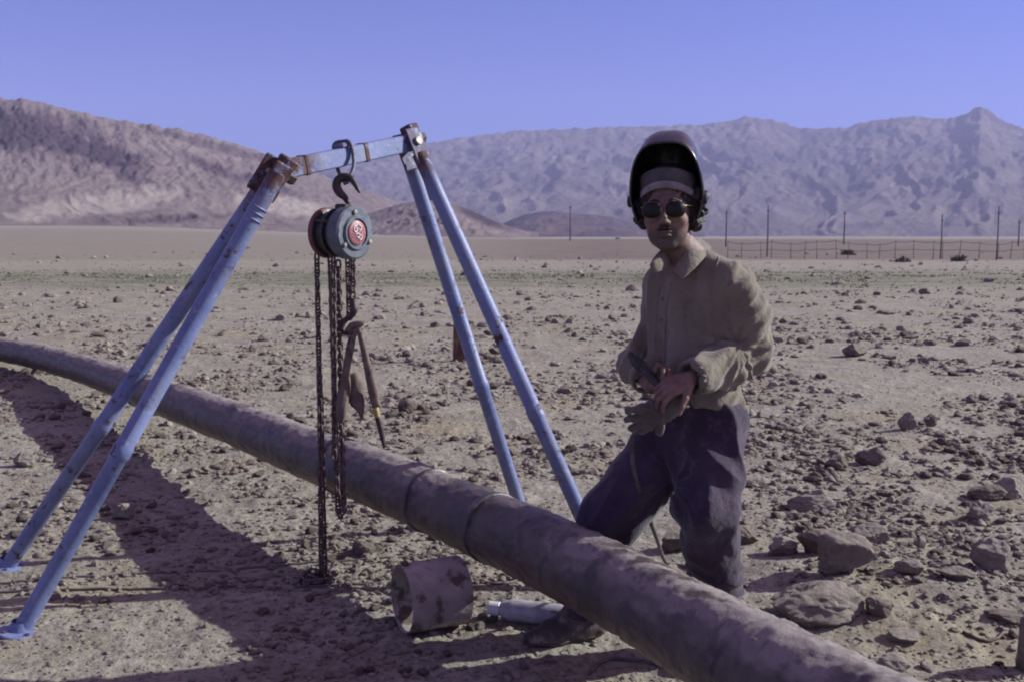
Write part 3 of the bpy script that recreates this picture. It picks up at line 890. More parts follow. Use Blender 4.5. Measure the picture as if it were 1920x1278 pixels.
# ================================================================= FENCE AND POSTS
M_post = simple("grey_brown_post", (.075, .055, .055), (.12, .09, .085), 3, .9, .004, 30)
plist = [(1069, 386, 447, 190, "faint thin post in the far field between the frame and the man"),
         (1361, 394, 452, 105, "faint grey post seen just right of the man's shoulder"),
         (1438, 385, 480, 62, "first dark tall post right of the man"),
         (1582, 396, 456, 125, "thin dark post standing alone at the edge of the brown field"),
         (1763, 402, 487, 57, "tall post behind the wire fence, left of the tallest post"),
         (1868, 387, 488, 54, "tallest dark post at the wire fence near the right edge"),
         (1909, 412, 460, 110, "short thin post nearest the right edge of the picture")]
for px, y0, y1, Y, lab in plist:
    b_ = G(px, y1); z = float(gh(b_.x, Y)); base = W(px, y1, Y); base.z = z - .1
    tp = W(px + (2 if px > 1200 else 0), y0, Y); tp.x = base.x
    r = .05 * Y / 70 if Y < 150 else .12
    v, f = tube([base, base.lerp(tp, .5) + Vector((.02, 0, 0)), tp], [r, r * .9, r * .75], 8)
    root = empty("fence_post", base); tag(root, lab, "post", "tall posts in the far field")
    MB().add(v, f).build("post_shaft", M_post, root)
    v, f = box(tp + Vector((0, -r, -.35)), (1, 0, 0), (0, 1, 0), (0, 0, 1), r * 2.2, r * .5, r * .5, .0)
    MB().add(v, f).build("cleat", M_post, root, smooth=False)
root = empty("wire_fence", (22, 57, 0)); tag(root, "low wire fence with thin pickets along the brown field on the right", "fence")
xs = [12.6 + i * .86 + random.uniform(-.25, .25) for i in range(36)]
tops = []
for x_ in xs:
    y_ = 58 - (x_ - 12) * .10; z = float(gh(x_, y_)); h_ = random.uniform(.85, 1.12); ln = random.uniform(-.09, .09)
    v, f = tube([(x_, y_, z - .1), (x_ + ln, y_, z + h_)], [.022, .016], 5)
    MB().add(v, f).build("picket", M_post, root); tops.append((x_ + ln * .9, y_, z + h_ * .92))
for lv in (1.0, .55):
    P = []
    for i, p in enumerate(tops):
        P.append((p[0], p[1] - .02, p[2] * lv + float(gh(p[0], p[1])) * (1 - lv)))
        if i < len(tops) - 1:
            q = tops[i + 1]; P.append(((p[0] + q[0]) / 2, (p[1] + q[1]) / 2, (p[2] + q[2]) / 2 * lv - .04))
    v, f = tube(P, .013, 4); MB().add(v, f).build("wire", M_post, root)
# ================================================================= STONES
def stone_mat(name, c1, c2, dust):
    m, t, b = newmat(name); k = N(t); co = k.coord()
    oi = k.n("ShaderNodeObjectInfo").outputs['Random']
    c = k.mix(k.ramp(k.noise(co, 9, 6, .6), .35, .65), c1, c2)
    g = k.n("ShaderNodeNewGeometry"); s = k.n("ShaderNodeSeparateXYZ"); k.l(g.outputs['Normal'], s.inputs[0])
    c = k.mix(k.math('MULTIPLY', k.ramp(s.outputs[2], .1, .9), k.ramp(k.noise(co, 25, 5), .35, .6, .25, .85)), c, dust)
    c = k.mix(k.math('MULTIPLY', oi, .45), c, (.16, .125, .105))
    c = k.mix(k.attr('tone'), c, (.34, .29, .25))
    k.l(c, b.inputs['Base Color']); b.inputs['Roughness'].default_value = .95; b.inputs['Specular IOR Level'].default_value = .12
    k.bump(k.noise(co, 22, 9, .75), .022, b, 1.0)
    return m
M_st = stone_mat("pale_field_stone", (.23, .195, .17), (.32, .275, .24), (.37, .32, .27))
M_cl = stone_mat("dark_earth_clod", (.12, .09, .078), (.19, .15, .125), (.28, .235, .195))
def ico(sub):
    t = (1 + 5 ** .5) / 2
    v = [(-1, t, 0), (1, t, 0), (-1, -t, 0), (1, -t, 0), (0, -1, t), (0, 1, t), (0, -1, -t), (0, 1, -t), (t, 0, -1), (t, 0, 1), (-t, 0, -1), (-t, 0, 1)]
    f = [(0, 11, 5), (0, 5, 1), (0, 1, 7), (0, 7, 10), (0, 10, 11), (1, 5, 9), (5, 11, 4), (11, 10, 2), (10, 7, 6), (7, 1, 8), (3, 9, 4), (3, 4, 2), (3, 2, 6), (3, 6, 8), (3, 8, 9), (4, 9, 5), (2, 4, 11), (6, 2, 10), (8, 6, 7), (9, 8, 1)]
    v = [A(p) / np.linalg.norm(p) for p in v]
    for _ in range(sub):
        c = {}; nf = []
        def mid(a, b):
            k = (min(a, b), max(a, b))
            if k not in c:
                q = v[a] + v[b]; v.append(q / np.linalg.norm(q)); c[k] = len(v) - 1
            return c[k]
        for a, b, d in f:
            x, y, z = mid(a, b), mid(b, d), mid(d, a); nf += [(a, x, z), (b, y, x), (d, z, y), (x, y, z)]
        f = nf
    return A(v), np.array(f)
def rock_verts(sub, seed, ang=9, rough=.12):
    """a unit stone: a ball cut by random planes, then roughened"""
    V, Fq = ico(sub); r = np.random.default_rng(seed)
    d = np.ones(len(V))
    for _ in range(ang):
        n = r.normal(size=3); n /= np.linalg.norm(n); h = r.uniform(.55, .85)
        dn = V @ n; d = np.where(dn > .05, np.minimum(d, h / np.maximum(dn, .05)), d)
    d = d * (1 + rough * fbm(V[:, 0] * 1.7 + seed, V[:, 1] * 1.7, V[:, 2] * 1.7, 4, .6))
    return V * d[:, None], Fq
def put_rock(name, px, py, wpx, hpx, seed, label, mat=M_st, sub=4, deep=.28, rz=None, flat=1.0):
    """stone whose visible foot is at photo (px,py), w x h photo pixels"""
    g = G(px, py); Y = g.y; dep = (Vector((g.x, g.y, g.z)) - Vector((0, 0, CAMH))).length
    sc = dep / F; w, h = wpx * sc / 2, hpx * sc / 2
    V, Fq = rock_verts(sub, seed)
    a = rz if rz is not None else (seed * 1.7) % 6.28
    M = np.array([[math.cos(a), -math.sin(a), 0], [math.sin(a), math.cos(a), 0], [0, 0, 1]])
    V = (V @ M.T) * A([w * 1.12, w * .85 * flat, h * 1.25])
    zc = gz(Vector((g.x, g.y + w * .4, 0))) + h * (1 - deep)
    V = V + A([g.x, g.y + w * .5, zc])
    o = mk(name, V, Fq, mat, origin=(g.x, g.y + w * .5, zc - h))
    o.data.set_sharp_from_angle(angle=R(34))
    return tag(o, label, "rock")
big = [
 (1872, 1088, 68, 52, 3, "large block shaped rock with a flat top near the right edge"),
 (1588, 1108, 108, 66, 5, "biggest rounded boulder, behind the pipe to the right of the man's leg"),
 (1535, 1058, 66, 40, 8, "brown rock just behind the biggest rounded boulder"),
 (1470, 1052, 58, 30, 12, "low rounded rock left of the brown rock"),
 (1638, 1026, 60, 32, 14, "angular split rock up and to the right of the biggest boulder"),
 (1530, 968, 84, 32, 15, "long pale slab of rock on the dug bank right of the man's thigh"),
 (1560, 945, 62, 22, 18, "purplish flat rock beyond the long pale slab"),
 (1712, 1107, 52, 26, 21, "pale wedge shaped rock between the boulder and the large block"),
 (1798, 1118, 56, 22, 24, "flat whitish stone with a dark underside left of the large block"),
 (1728, 1034, 22, 20, 27, "small pointed stone standing alone in the sand right of the split rock"),
 (1648, 1176, 50, 30, 29, "brown rock in the sand below the boulder, close to the pipe"),
 (1540, 1180, 150, 60, 31, "long broken lump of earth and rock lying against the far side of the pipe"),
 (1842, 978, 42, 34, 33, "cracked rock with a bright right face above the large block"),
 (1855, 936, 60, 26, 36, "low dark rock with a small white pebble at its left end"),
 (1895, 932, 50, 32, 38, "broad grey rock at the right edge behind the low dark rock"),
 (1700, 1208, 60, 14, 41, "thin flat stone on the sand between the pipe and the twig"),
 (1680, 1262, 56, 26, 43, "pale stone half buried beside the near end of the pipe"),
 (1893, 1180, 60, 12, 47, "dark edged flat stone right above the twig"),
 (1940, 1258, 56, 92, 51, "tall pale stone cut off by the right edge at the bottom"),
 (1400, 1025, 44, 26, 53, "dark rock just right of the man's lower leg"),
 (1570, 880, 36, 26, 57, "dark stone in the middle of the stony ground right of the man"),
 (1640, 872, 50, 30, 59, "brown jagged stone right of the dark stone"),
 (1705, 808, 30, 30, 61, "pale squarish stone standing on the open plain at right"),
 (1745, 802, 22, 26, 62, "dark small stone just right of the pale squarish stone"),
 (1605, 668, 44, 22, 64, "low brown stone far out right of the man's elbow"),
 (763, 778, 34, 26, 66, "dark round stone on the plain between hoist chains and right leg"),
 (225, 976, 40, 26, 68, "pale stone at the lower edge of the pipe's shadow"),
 (40, 878, 40, 26, 71, "pale rough stone near the left edge above the shadow"),
 (680, 1046, 40, 26, 74, "dark wedge of rock under the pipe beside the hand chain"),
 (1275, 1040, 66, 36, 77, "brown rock seen between the man's legs"),
]
for (px, py, w, h, sd, lab) in big:
    put_rock("rock", px, py, w, h, sd, lab, M_cl if ("dark" in lab.split(" ")[0:2] or "brown" in lab.split(" ")[0:2]) else M_st, deep=.2)

# scattered stones: the largest in view are objects of their own, the rest one mesh
protos = [rock_verts(2, 100 + i, 10, .14) for i in range(7)]
pro_obj = []
cand = []
blocked = [(q[0], q[1]) for q in ()]
def rowpy():
    u = rng.random()
    return 1290 - (1290 - 468) * u ** .78
N_ST = 78000
for i in range(N_ST):
    py = rowpy(); px = rng.uniform(-260, 2180)
    g = G(px, py)
    if g.y > 75: continue
    dens = .30 + 1.25 * float(noise3(g.x * .7, g.y * .45, 12.)) + .6 * float(noise3(g.x * 3, g.y * 3, 2.))
    if 6 < g.y < 26: dens *= 1.5
    else: dens *= .78
    if g.y < 5.2: dens *= .8 if px < 1350 else .8
    if px < 1350 and g.y < 4.0: dens *= .5
    if rng.random() > dens * 1.25: continue
    s = .0085 * (rng.pareto(2.3) + .55)
    s *= 1 + .06 * min(g.y, 30)
    s = min(s, .0062 * g.y * rng.uniform(.75, 1.1), .16)
    if g.y < 4.4: s = min(s, .024)
    cand.append([g.x, g.y, s, px, py, s / g.y])
cand.sort(key=lambda c: -(c[5] if (0 < c[3] < 1920 and c[4] < 1278) else c[5] * .001))
def hit_pipe(x, y, s):
    for p in PIPE_S[::4]:
        if (p[0] - x) ** 2 + (p[1] - y) ** 2 < (.02 + s) ** 2: return True
    return False
ind = cand[:262]; rest = cand[262:]
def zone(px, py):
    far = "far out on the plain" if py < 640 else "in the middle distance" if py < 860 else "close to the camera"
    if px < 330: w = "left of the gantry legs"
    elif px < 590: w = "between the left legs and the chains"
    elif px < 880: w = "between the chains and the right legs"
    elif px < 1180: w = "between the right legs and the man"
    elif px < 1560: w = "just right of the man"
    else: w = "near the right edge"
    return (f"small {{}} stone {far}, {w}", f"small {{}} stones {far}, {w}")
for j, (x, y, s, px, py, _) in enumerate(ind):
    k = rng.integers(len(protos)); V, Fq = protos[k]
    key = (int(k), j % 4 != 0)
    z = gz(Vector((x, y, 0)))
    if len(pro_obj) < 14 and not any(q[0] == key for q in pro_obj):
        o = mk("stone", V, Fq, M_cl if key[1] else M_st); o.data.set_sharp_from_angle(angle=R(30)); pro_obj.append((key, o))
    else:
        src = next((q[1] for q in pro_obj if q[0] == key), pro_obj[0][1])
        o = src.copy(); col.objects.link(o)
    o.location = (x, y, z + s * .28)
    o.scale = (s * rng.uniform(.9, 1.4), s * rng.uniform(.7, 1.1), s * rng.uniform(.5, .85))
    o.rotation_euler = (rng.uniform(-.3, .3), rng.uniform(-.3, .3), rng.uniform(0, 6.28))
    lab, grp = zone(px, py); sh = 'dark brown' if o.data.materials[0] == M_cl else 'pale'; tag(o, lab.format(sh), "stone", grp.format(sh))
lowp = [rock_verts(1, 300 + i, 7, .2) for i in range(9)]
Vs = []; Fs = []; n0 = 0
xs = np.array([c[0] for c in rest]); ys = np.array([c[1] for c in rest]); zs = gh(xs, ys)
for j, c in enumerate(rest):
    V, Fq = lowp[j % 9]; s = c[2]; a = rng.uniform(0, 6.28); ca, sa = math.cos(a), math.sin(a)
    sc = A([s * rng.uniform(.9, 1.5), s * rng.uniform(.7, 1.1), s * rng.uniform(.45, .85)])
    Q = V * sc; Q = np.stack([Q[:, 0] * ca - Q[:, 1] * sa, Q[:, 0] * sa + Q[:, 1] * ca, Q[:, 2]], 1) + A([xs[j], ys[j], zs[j] + s * .2])
    Vs.append(Q); Fs.append(Fq + n0); n0 += len(V)
half = len(Vs)
o = mk("gravel", np.concatenate(Vs), np.concatenate(Fs), M_cl, smooth=True); o.data.set_sharp_from_angle(angle=R(30))
attr(o, 'tone', np.repeat(np.clip(rng.random(len(rest)) * 1.6 - .75, 0, .85), len(lowp[0][0])))
tag(o, "countless small dark clods and gravel strewn over the stony plain", "gravel", kind="stuff")
# near grit, finer
Vs = []; Fs = []; n0 = 0
V0, F0 = ico(0)
for j in range(9000):
    py = 1300 - 640 * rng.random() ** 1.1; px = rng.uniform(-150, 2070); g = G(px, py)
    s = .0032 * (rng.pareto(2.5) + .8); s = min(s, .014)
    jit = 1 + .3 * rng.normal(size=V0.shape)
    Q = V0 * jit * A([s * 1.2, s, s * .7]) + A([g.x, g.y, 0]); Vs.append(Q); Fs.append(F0 + n0); n0 += 12
VV = np.concatenate(Vs); cx = np.repeat(VV.reshape(-1, 12, 3).mean(1), 12, 0); VV[:, 2] += gh(cx[:, 0], cx[:, 1]) + .001
o = mk("grit", VV, np.concatenate(Fs), M_st, smooth=False)
tag(o, "fine pale grit covering the bare earth around the frame", "grit", kind="stuff")

# scrubby weeds along the green strip, one mass
M_weed = simple("dry_green_weeds", (.075, .095, .035), (.13, .14, .06), 3, .9, 0)
V = []; Fc = []
for j in range(12000):
    y = rng.normal(34, 3.2); x = rng.uniform(-24, 30)
    if noise3(x * .35, y * .6, 6.) < -.02: continue
    z = gz(Vector((x, y, 0))); h = rng.uniform(.02, .055)
    for q in range(3):
        a = rng.uniform(0, 6.28); w = h * .6; n = len(V)
        V += [(x + math.cos(a) * w * .3, y + math.sin(a) * w * .3, z), (x + math.cos(a) * w * 1.4, y + math.sin(a) * w * 1.4, z + h * .8), (x + math.cos(a + .7) * w, y + math.sin(a + .7) * w, z + h)]
        Fc.append((n, n + 1, n + 2))
tag(mk("weeds", V, Fc, M_weed, smooth=False), "thin strip of low green weeds across the middle of the plain", "weeds", kind="stuff")
# scattered dark bushes at the field's edge
M_bush = simple("grey_brown_scrub", (.085, .072, .06), (.13, .11, .085), 4, .95, 0)
def bush(x, y, r, lab):
    V = []; Fc = []; z = gz(Vector((x, y, 0)))
    for j in range(160):
        d = rng.normal(size=3); d /= np.linalg.norm(d); d[2] = abs(d[2]); q = A([x, y, z]) + d * r * rng.uniform(.3, 1) * A([1, 1, .7]); s = r * .16
        e1 = rng.normal(size=3) * s; e2 = rng.normal(size=3) * s; n = len(V)
        V += [q, q + e1, q + e1 + e2, q + e2]; Fc.append((n, n + 1, n + 2, n + 3))
    tag(mk("scrub_bush", V, Fc, M_bush, origin=(x, y, z), smooth=False), lab, "bush")
def gb(px, py): q = G(px, py); return q.x, q.y
bush(*gb(1590, 478), .5, "taller dark scrub bush at the near edge of the brown field")
bush(*gb(1797, 490), .45, "dark scrub bush below the fence posts near the right")
bush(*gb(1692, 492), .38, "small low scrub tuft between the two dark bushes")
bush(*gb(455, 468), .5, "lone scrub bush on the plain below the hill, left of the frame's top")
bush(*gb(1158, 446), .7, "far dark scrub bush near the horizon just left of the man's face")
# ================================================================= THE WELDER
class Field:
    def __init__(s, xs, ys, zs):
        s.ax = [np.asarray(q, np.float32) for q in (xs, ys, zs)]
        s.D = np.full([len(q) for q in s.ax], .5, np.float32)
    def _sl(s, lo, hi):
        return tuple(slice(max(int(np.searchsorted(a, l)) - 1, 0), int(np.searchsorted(a, h)) + 1) for a, l, h in zip(s.ax, lo, hi))
    def _put(s, lo, hi, fn, k, op='add'):
        sl = s._sl(lo, hi)
        g = [s.ax[0][sl[0]][:, None, None], s.ax[1][sl[1]][None, :, None], s.ax[2][sl[2]][None, None, :]]
        if min(s.D[sl].shape) == 0: return
        d = fn(*g).astype(np.float32); a = s.D[sl]
        if op == 'add':
            if k > 0:
                h = np.clip(.5 + .5 * (a - d) / k, 0, 1); s.D[sl] = a * (1 - h) + d * h - k * h * (1 - h)
            else: s.D[sl] = np.minimum(a, d)
        else:
            if k > 0:
                h = np.clip(.5 - .5 * (a + d) / k, 0, 1); s.D[sl] = a * (1 - h) - d * h + k * h * (1 - h)
            else: s.D[sl] = np.maximum(a, -d)
    def cone(s, a, b, r1, r2, k=.015, op='add'):
        a, b = A(a), A(b); ba = b - a; bb = float(ba @ ba); m = max(r1, r2) + .05
        def fn(x, y, z):
            h = np.clip(((x - a[0]) * ba[0] + (y - a[1]) * ba[1] + (z - a[2]) * ba[2]) / bb, 0, 1)
            return np.sqrt((x - a[0] - h * ba[0]) ** 2 + (y - a[1] - h * ba[1]) ** 2 + (z - a[2] - h * ba[2]) ** 2) - (r1 + (r2 - r1) * h)
        s._put(np.minimum(a, b) - m, np.maximum(a, b) + m, fn, k, op)
    def chain(s, pts, rs, k=.015):
        for i in range(len(pts) - 1): s.cone(pts[i], pts[i + 1], rs[i], rs[i + 1], k)
    def ell(s, c, r, ax=None, k=.015, op='add'):
        c = A(c); M = np.eye(3) if ax is None else np.array([list(q) for q in ax]); m = max(r) + .05
        def fn(x, y, z):
            x, y, z = x - c[0], y - c[1], z - c[2]
            q = [(M[i, 0] * x + M[i, 1] * y + M[i, 2] * z) for i in range(3)]
            k0 = np.sqrt(sum((q[i] / r[i]) ** 2 for i in range(3))); k1 = np.sqrt(sum((q[i] / r[i] ** 2) ** 2 for i in range(3)))
            return k0 * (k0 - 1) / np.maximum(k1, 1e-6)
        s._put(c - m, c + m, fn, k, op)
    def plane(s, p, n, op_k=.0):
        """remove the half space n points into"""
        p, n = A(p), A(n); n = n / np.linalg.norm(n)
        x, y, z = s.ax[0][:, None, None], s.ax[1][None, :, None], s.ax[2][None, None, :]
        s.D = np.maximum(s.D, ((x - p[0]) * n[0] + (y - p[1]) * n[1] + (z - p[2]) * n[2]).astype(np.float32))
    def mesh(s):
        D = s.D; D[0], D[-1] = .5, .5; D[:, 0], D[:, -1] = .5, .5; D[:, :, 0], D[:, :, -1] = .5, .5
        I = D < 0
        c = np.zeros([n - 1 for n in D.shape], np.int8)
        for i in (0, 1):
            for j in (0, 1):
                for k in (0, 1):
                    c += I[i:D.shape[0] - 1 + i, j:D.shape[1] - 1 + j, k:D.shape[2] - 1 + k]
        act = np.argwhere((c > 0) & (c < 8)); idx = np.full(c.shape, -1, np.int64)
        idx[tuple(act.T)] = np.arange(len(act))
        P = np.zeros((len(act), 3)); Wt = np.zeros(len(act))
        cor = [(i, j, k) for i in (0, 1) for j in (0, 1) for k in (0, 1)]
        for a in cor:
            for d in range(3):
                if a[d]: continue
                b_ = list(a); b_[d] = 1
                A0 = act + np.array(a); B0 = act + np.array(b_)
                da, db = D[tuple(A0.T)], D[tuple(B0.T)]
                m = (da < 0) != (db < 0); t = np.where(m, da / np.where(m, da - db, 1), 0)
                for q in range(3):
                    pa, pb = s.ax[q][A0[:, q]], s.ax[q][B0[:, q]]
                    P[:, q] += np.where(m, pa + (pb - pa) * t, 0)
                Wt += m
        P /= Wt[:, None]
        Fq = []
        for d in range(3):
            u, v = [(1, 2), (2, 0), (0, 1)][d]
            sl0 = [slice(None)] * 3; sl1 = [slice(None)] * 3; sl0[d] = slice(0, -1); sl1[d] = slice(1, None)
            ch = I[tuple(sl0)] != I[tuple(sl1)]
            e = np.argwhere(ch); e = e[(e[:, u] > 0) & (e[:, v] > 0) & (e[:, u] < D.shape[u] - 1) & (e[:, v] < D.shape[v] - 1)]
            q = []
            for du, dv in ((1, 1), (0, 1), (0, 0), (1, 0)):
                t = e.copy(); t[:, u] -= du; t[:, v] -= dv; q.append(idx[tuple(t.T)])
            q = np.stack(q, 1); inside = I[tuple(e.T)]
            q[~inside] = q[~inside][:, ::-1]
            Fq.append(q)
        return P, np.concatenate(Fq)
def normals(V, Fq):
    n = np.cross(V[Fq[:, 2]] - V[Fq[:, 0]], V[Fq[:, 3]] - V[Fq[:, 1]])
    out = np.zeros_like(V)
    for i in range(4): np.add.at(out, Fq[:, i], n)
    return out / np.maximum(np.linalg.norm(out, axis=1), 1e-9)[:, None]
def relax(V, Fq, n=2, w=.5):
    for _ in range(n):
        s = np.zeros_like(V); c = np.zeros(len(V))
        for i in range(4):
            np.add.at(s, Fq[:, i], V[Fq[:, (i + 1) % 4]]); np.add.at(c, Fq[:, i], 1)
            np.add.at(s, Fq[:, i], V[Fq[:, (i + 3) % 4]]); np.add.at(c, Fq[:, i], 1)
        V = V * (1 - w) + w * s / c[:, None]
    return V
def axis(lo, hi, fine, step, fstep):
    out = []; x = lo
    while x < hi:
        out.append(x); x += fstep if any(a - .001 <= x < b for a, b in fine) else step
    return np.array(out)
def sdf_obj(fld, name, mat, parent, disp=None, rl=1):
    V, Fq = fld.mesh(); V = relax(V, Fq, rl)
    if disp is not None:
        nn = normals(V, Fq); V = V + nn * disp(V, nn)[:, None]
    return mk(name, V, Fq, mat, parent)

# --- head frame (his left, forward, up)
HC = W(1252, 392, 3.42)
Hf = Vector((-.27, -.955, -.03)).normalized(); Hl = Vector((0, 0, 1)).cross(Hf).normalized(); Hl = (Hl + Vector((0, 0, .035))).normalized(); Hu = Hf.cross(Hl).normalized()
HS = 1.06
def H(x, y, z): return HC + (Hl * x + Hf * y + Hu * z) * HS
HAX = (Hl, Hf, Hu)
def hr_(*r): return tuple(q * HS for q in r)

person = empty("person", Vector((.66, 3.5, 0)))
tag(person, "man in olive shirt and sunglasses with black welding mask flipped up, standing behind the pipe", "person")

M_skin = simple("sunburnt_skin", (.15, .084, .064), (.20, .114, .088), 22, .6, .002, 260, c3=(.12, .055, .045), sc3=70, lo3=.52, hi3=.68)
_t = M_skin.node_tree; _b = next(n for n in _t.nodes if n.type == 'BSDF_PRINCIPLED'); _k = N(_t)
_src = _b.inputs['Base Color'].links[0].from_socket
_k.l(_k.mix(_k.math('MULTIPLY', _k.attr('beard'), .62), _src, (.035, .022, .022)), _b.inputs['Base Color'])
M_shirt = None
def cloth_mat(name, c1, c2, c3, sheen=.3, sc=5):
    m, t, b = newmat(name); k = N(t); co = k.coord()
    c = k.mix(k.ramp(k.noise(co, sc, 6, .6), .35, .65), c1, c2)
    c = k.mix(k.ramp(k.noise(co, sc * 4, 8, .7), .55, .7, 0, .7), c, c3)
    k.l(c, b.inputs['Base Color']); b.inputs['Roughness'].default_value = .88; b.inputs['Specular IOR Level'].default_value = .2
    b.inputs['Sheen Weight'].default_value = sheen; b.inputs['Sheen Roughness'].default_value = .5
    n1 = k.bump(k.noise(co, 380, 2), .0006, None, .5)
    k.bump(k.noise(co, 20, 7, .65), .012, b, .9, n1)
    return m
M_shirt = cloth_mat("olive_shirt_cloth", (.15, .12, .086), (.20, .165, .122), (.105, .082, .062))
M_trous = cloth_mat("dark_purple_trouser_cloth", (.028, .015, .030), (.050, .030, .056), (.085, .060, .090), .25)
M_boot = simple("dusty_leather_boot", (.05, .034, .034), (.10, .075, .07), 9, .75, .003, 50, c3=(.20, .155, .13), sc3=18, lo3=.52, hi3=.66)
M_sole = simple("rubber_sole", (.03, .022, .022), (.06, .045, .04), 20, .8, .001, 60)
M_hair = simple("dark_curly_hair", (.012, .008, .008), (.035, .022, .02), 60, .6, .006, 120)
M_mask = simple("black_mask_fibre", (.016, .012, .014), (.030, .022, .024), 14, .26, .0008, 40, spec=.6, c3=(.10, .08, .08), sc3=22, lo3=.62, hi3=.7)
M_glass = simple("dark_lens_glass", (.010, .008, .010), (.014, .011, .012), 5, .35, 0, spec=.25)
M_wire = simple("metal_spectacle_frame", (.18, .13, .08), (.25, .19, .12), 40, .35, 0, metal=.8)
M_pad = simple("grey_head_band", (.17, .145, .15), (.25, .215, .215), 20, .8, .001, 80)
M_glove = cloth_mat("grey_suede_glove", (.085, .068, .062), (.13, .105, .095), (.06, .045, .042), .2, 12)
M_black = simple("black_bakelite", (.012, .010, .012), (.03, .024, .026), 30, .4, .001, 80)

# --- joints
Lsh, Lel, Lwr = W(1372, 532, 3.40), W(1402, 660, 3.44), W(1292, 710, 3.25)
Rsh, Rel, Rwr = W(1246, 528, 3.57), W(1192, 684, 3.56), W(1222, 724, 3.36)
neck = W(1286, 488, 3.48); hips = W(1308, 790, 3.49)
Lhip, Lkn, Lan = W(1338, 815, 3.44), W(1322, 958, 3.33), W(1348, 1148, 3.47)
Rhip, Rkn, Ran = W(1268, 815, 3.55), W(1143, 968, 3.535), W(1090, 1148, 3.56)
Ltoe, Rtoe = Vector((Lan.x - .10, Lan.y - .17, .045)), W(1000, 1200, 3.50)

# --- body: one continuous skin
def hand(f, wr, d, n, side, curls, spread=.0095, ths=(.7, .62, .35)):
    """side = direction of the thumb; n = palm side"""
    d = Vector(d).normalized(); n = (Vector(n) - d * Vector(n).dot(d)).normalized(); s = d.cross(n).normalized()
    if s.dot(Vector(side)) < 0: s = -s
    ks = []
    for i, o in enumerate((.030, .0105, -.0095, -.028)):       # index .. little
        kb = wr + d * (.088 - .004 * abs(i - 1)) + s * o + n * (-.004 if i in (1, 2) else 0)
        f.cone(wr + d * .012 + s * o * .62, kb, .0165, .0118, .010); ks.append(kb)
    f.ell(wr + d * .05, (.036, .048, .015), (s, d, n), .012)
    L = ((.042, .025, .020), (.046, .029, .022), (.042, .027, .021), (.034, .020, .018))
    for i, kb in enumerate(ks):
        a = 0; p = kb; fan = s * (.10, .03, -.05, -.13)[i]
        for j in range(3):
            a += curls[i][j]; dr = (d * math.cos(a) + n * math.sin(a) + fan * .6).normalized(); q = p + dr * L[i][j]
            r1 = (.0098, .0088, .0080)[j] * (1 if i < 3 else .88); r2 = (.0088, .0080, .0068)[j] * (1 if i < 3 else .88)
            f.cone(p, q, r1, r2, .003 if j else .006); p = q
    tb = wr + d * .022 + s * .026 + n * .004; td = (d * ths[0] + s * ths[1] + n * ths[2]).normalized()
    m1 = tb + td * .042; td2 = (td + n * .35 + d * .25).normalized(); m2 = m1 + td2 * .032; m3 = m2 + (td2 + n * .3).normalized() * .024
    f.cone(wr + d * .015 + s * .015, tb + td * .02, .017, .014, .012); f.cone(tb, m1, .0145, .0115, .008); f.cone(m1, m2, .0112, .0100, .004); f.cone(m2, m3, .0098, .0078, .003)

fx = axis(.22, 1.02, [(.36, .70)], .012, .003)
fy = axis(3.02, 3.80, [(3.12, 3.60)], .012, .003)
fz = axis(-.02, 1.80, [(.86, 1.10), (1.38, 1.76)], .012, .003)
f = Field(fx, fy, fz)
f.ell(H(0, -.018, .042), hr_(.076, .096, .088), HAX, .01)
f.ell(H(0, .026, -.030), hr_(.070, .064, .092), HAX, .02)
f.ell(H(0, .034, -.086), hr_(.054, .046, .040), HAX, .025)
f.ell(H(0, .066, -.112), hr_(.028, .018, .018), HAX, .02)
for s in (-1, 1):
    f.ell(H(s * .042, .056, -.036), hr_(.022, .022, .020), HAX, .02)
    f.cone(H(s * .012, .086, .020), H(s * .046, .070, .020), .010, .008, .012)
    f.ell(H(s * .033, .094, .0), hr_(.017, .013, .012), HAX, .008, 'sub')
    f.ell(H(s * .032, .074, .0), hr_(.0125, .0125, .0125), HAX, .002)
    f.ell(H(s * .078, -.012, -.014), hr_(.009, .019, .032), (Hl, Hf, (Hu - Hf * .15).normalized()), .006)
    f.ell(H(s * .085, -.008, -.012), hr_(.006, .010, .018), HAX, .004, 'sub')
    f.ell(H(s * .012, .096, -.042), hr_(.009, .010, .008), HAX, .006)
f.cone(H(0, .088, .010), H(0, .108, -.034), .0085, .0125, .010)
f.ell(H(0, .092, -.070), hr_(.024, .010, .0055), HAX, .004)
f.ell(H(0, .090, -.082), hr_(.021, .011, .0065), HAX, .004)
f.ell(H(0, .100, -.0755), hr_(.022, .006, .0012), HAX, .002, 'sub')
f.cone(H(0, -.022, -.07), neck, .060, .060, .02)
f.cone(neck, neck.lerp(hips, .15) + Vector((0, .02, 0)), .060, .070, .03)
chest = neck.lerp(hips, .34) + Vector((.015, .04, 0))
f.cone(Lsh, Rsh, .045, .045, .02); f.cone(neck, chest, .06, .075, .04); f.cone(chest, hips, .075, .085, .04)
f.chain([Lsh, Lel, Lwr], [.048, .038, .026], .02); f.chain([Rsh, W(1238, 610, 3.60), Rel, Rwr], [.044, .038, .036, .026], .015)
f.chain([hips, Lhip, Lkn, Lan, Lan - Vector((0, 0, .06))], [.10, .08, .055, .042, .035], .03)
f.chain([hips, Rhip, Rkn, Ran, Ran - Vector((0, 0, .06))], [.10, .08, .055, .042, .035], .03)
f.cone(Lan - Vector((0, 0, .06)), Ltoe, .035, .026, .02); f.cone(Ran - Vector((0, 0, .06)), Rtoe, .035, .026, .02)
Ld = W(1238, 732, 3.20) - Lwr; Rd = W(1262, 728, 3.24) - Rwr
cl = ((.55, .75, .5), (.6, .8, .55), (.65, .85, .6), (.7, .85, .6))
hand(f, Lwr, Ld, (-.25, .45, -.85), (-.3, -1, .3), cl)
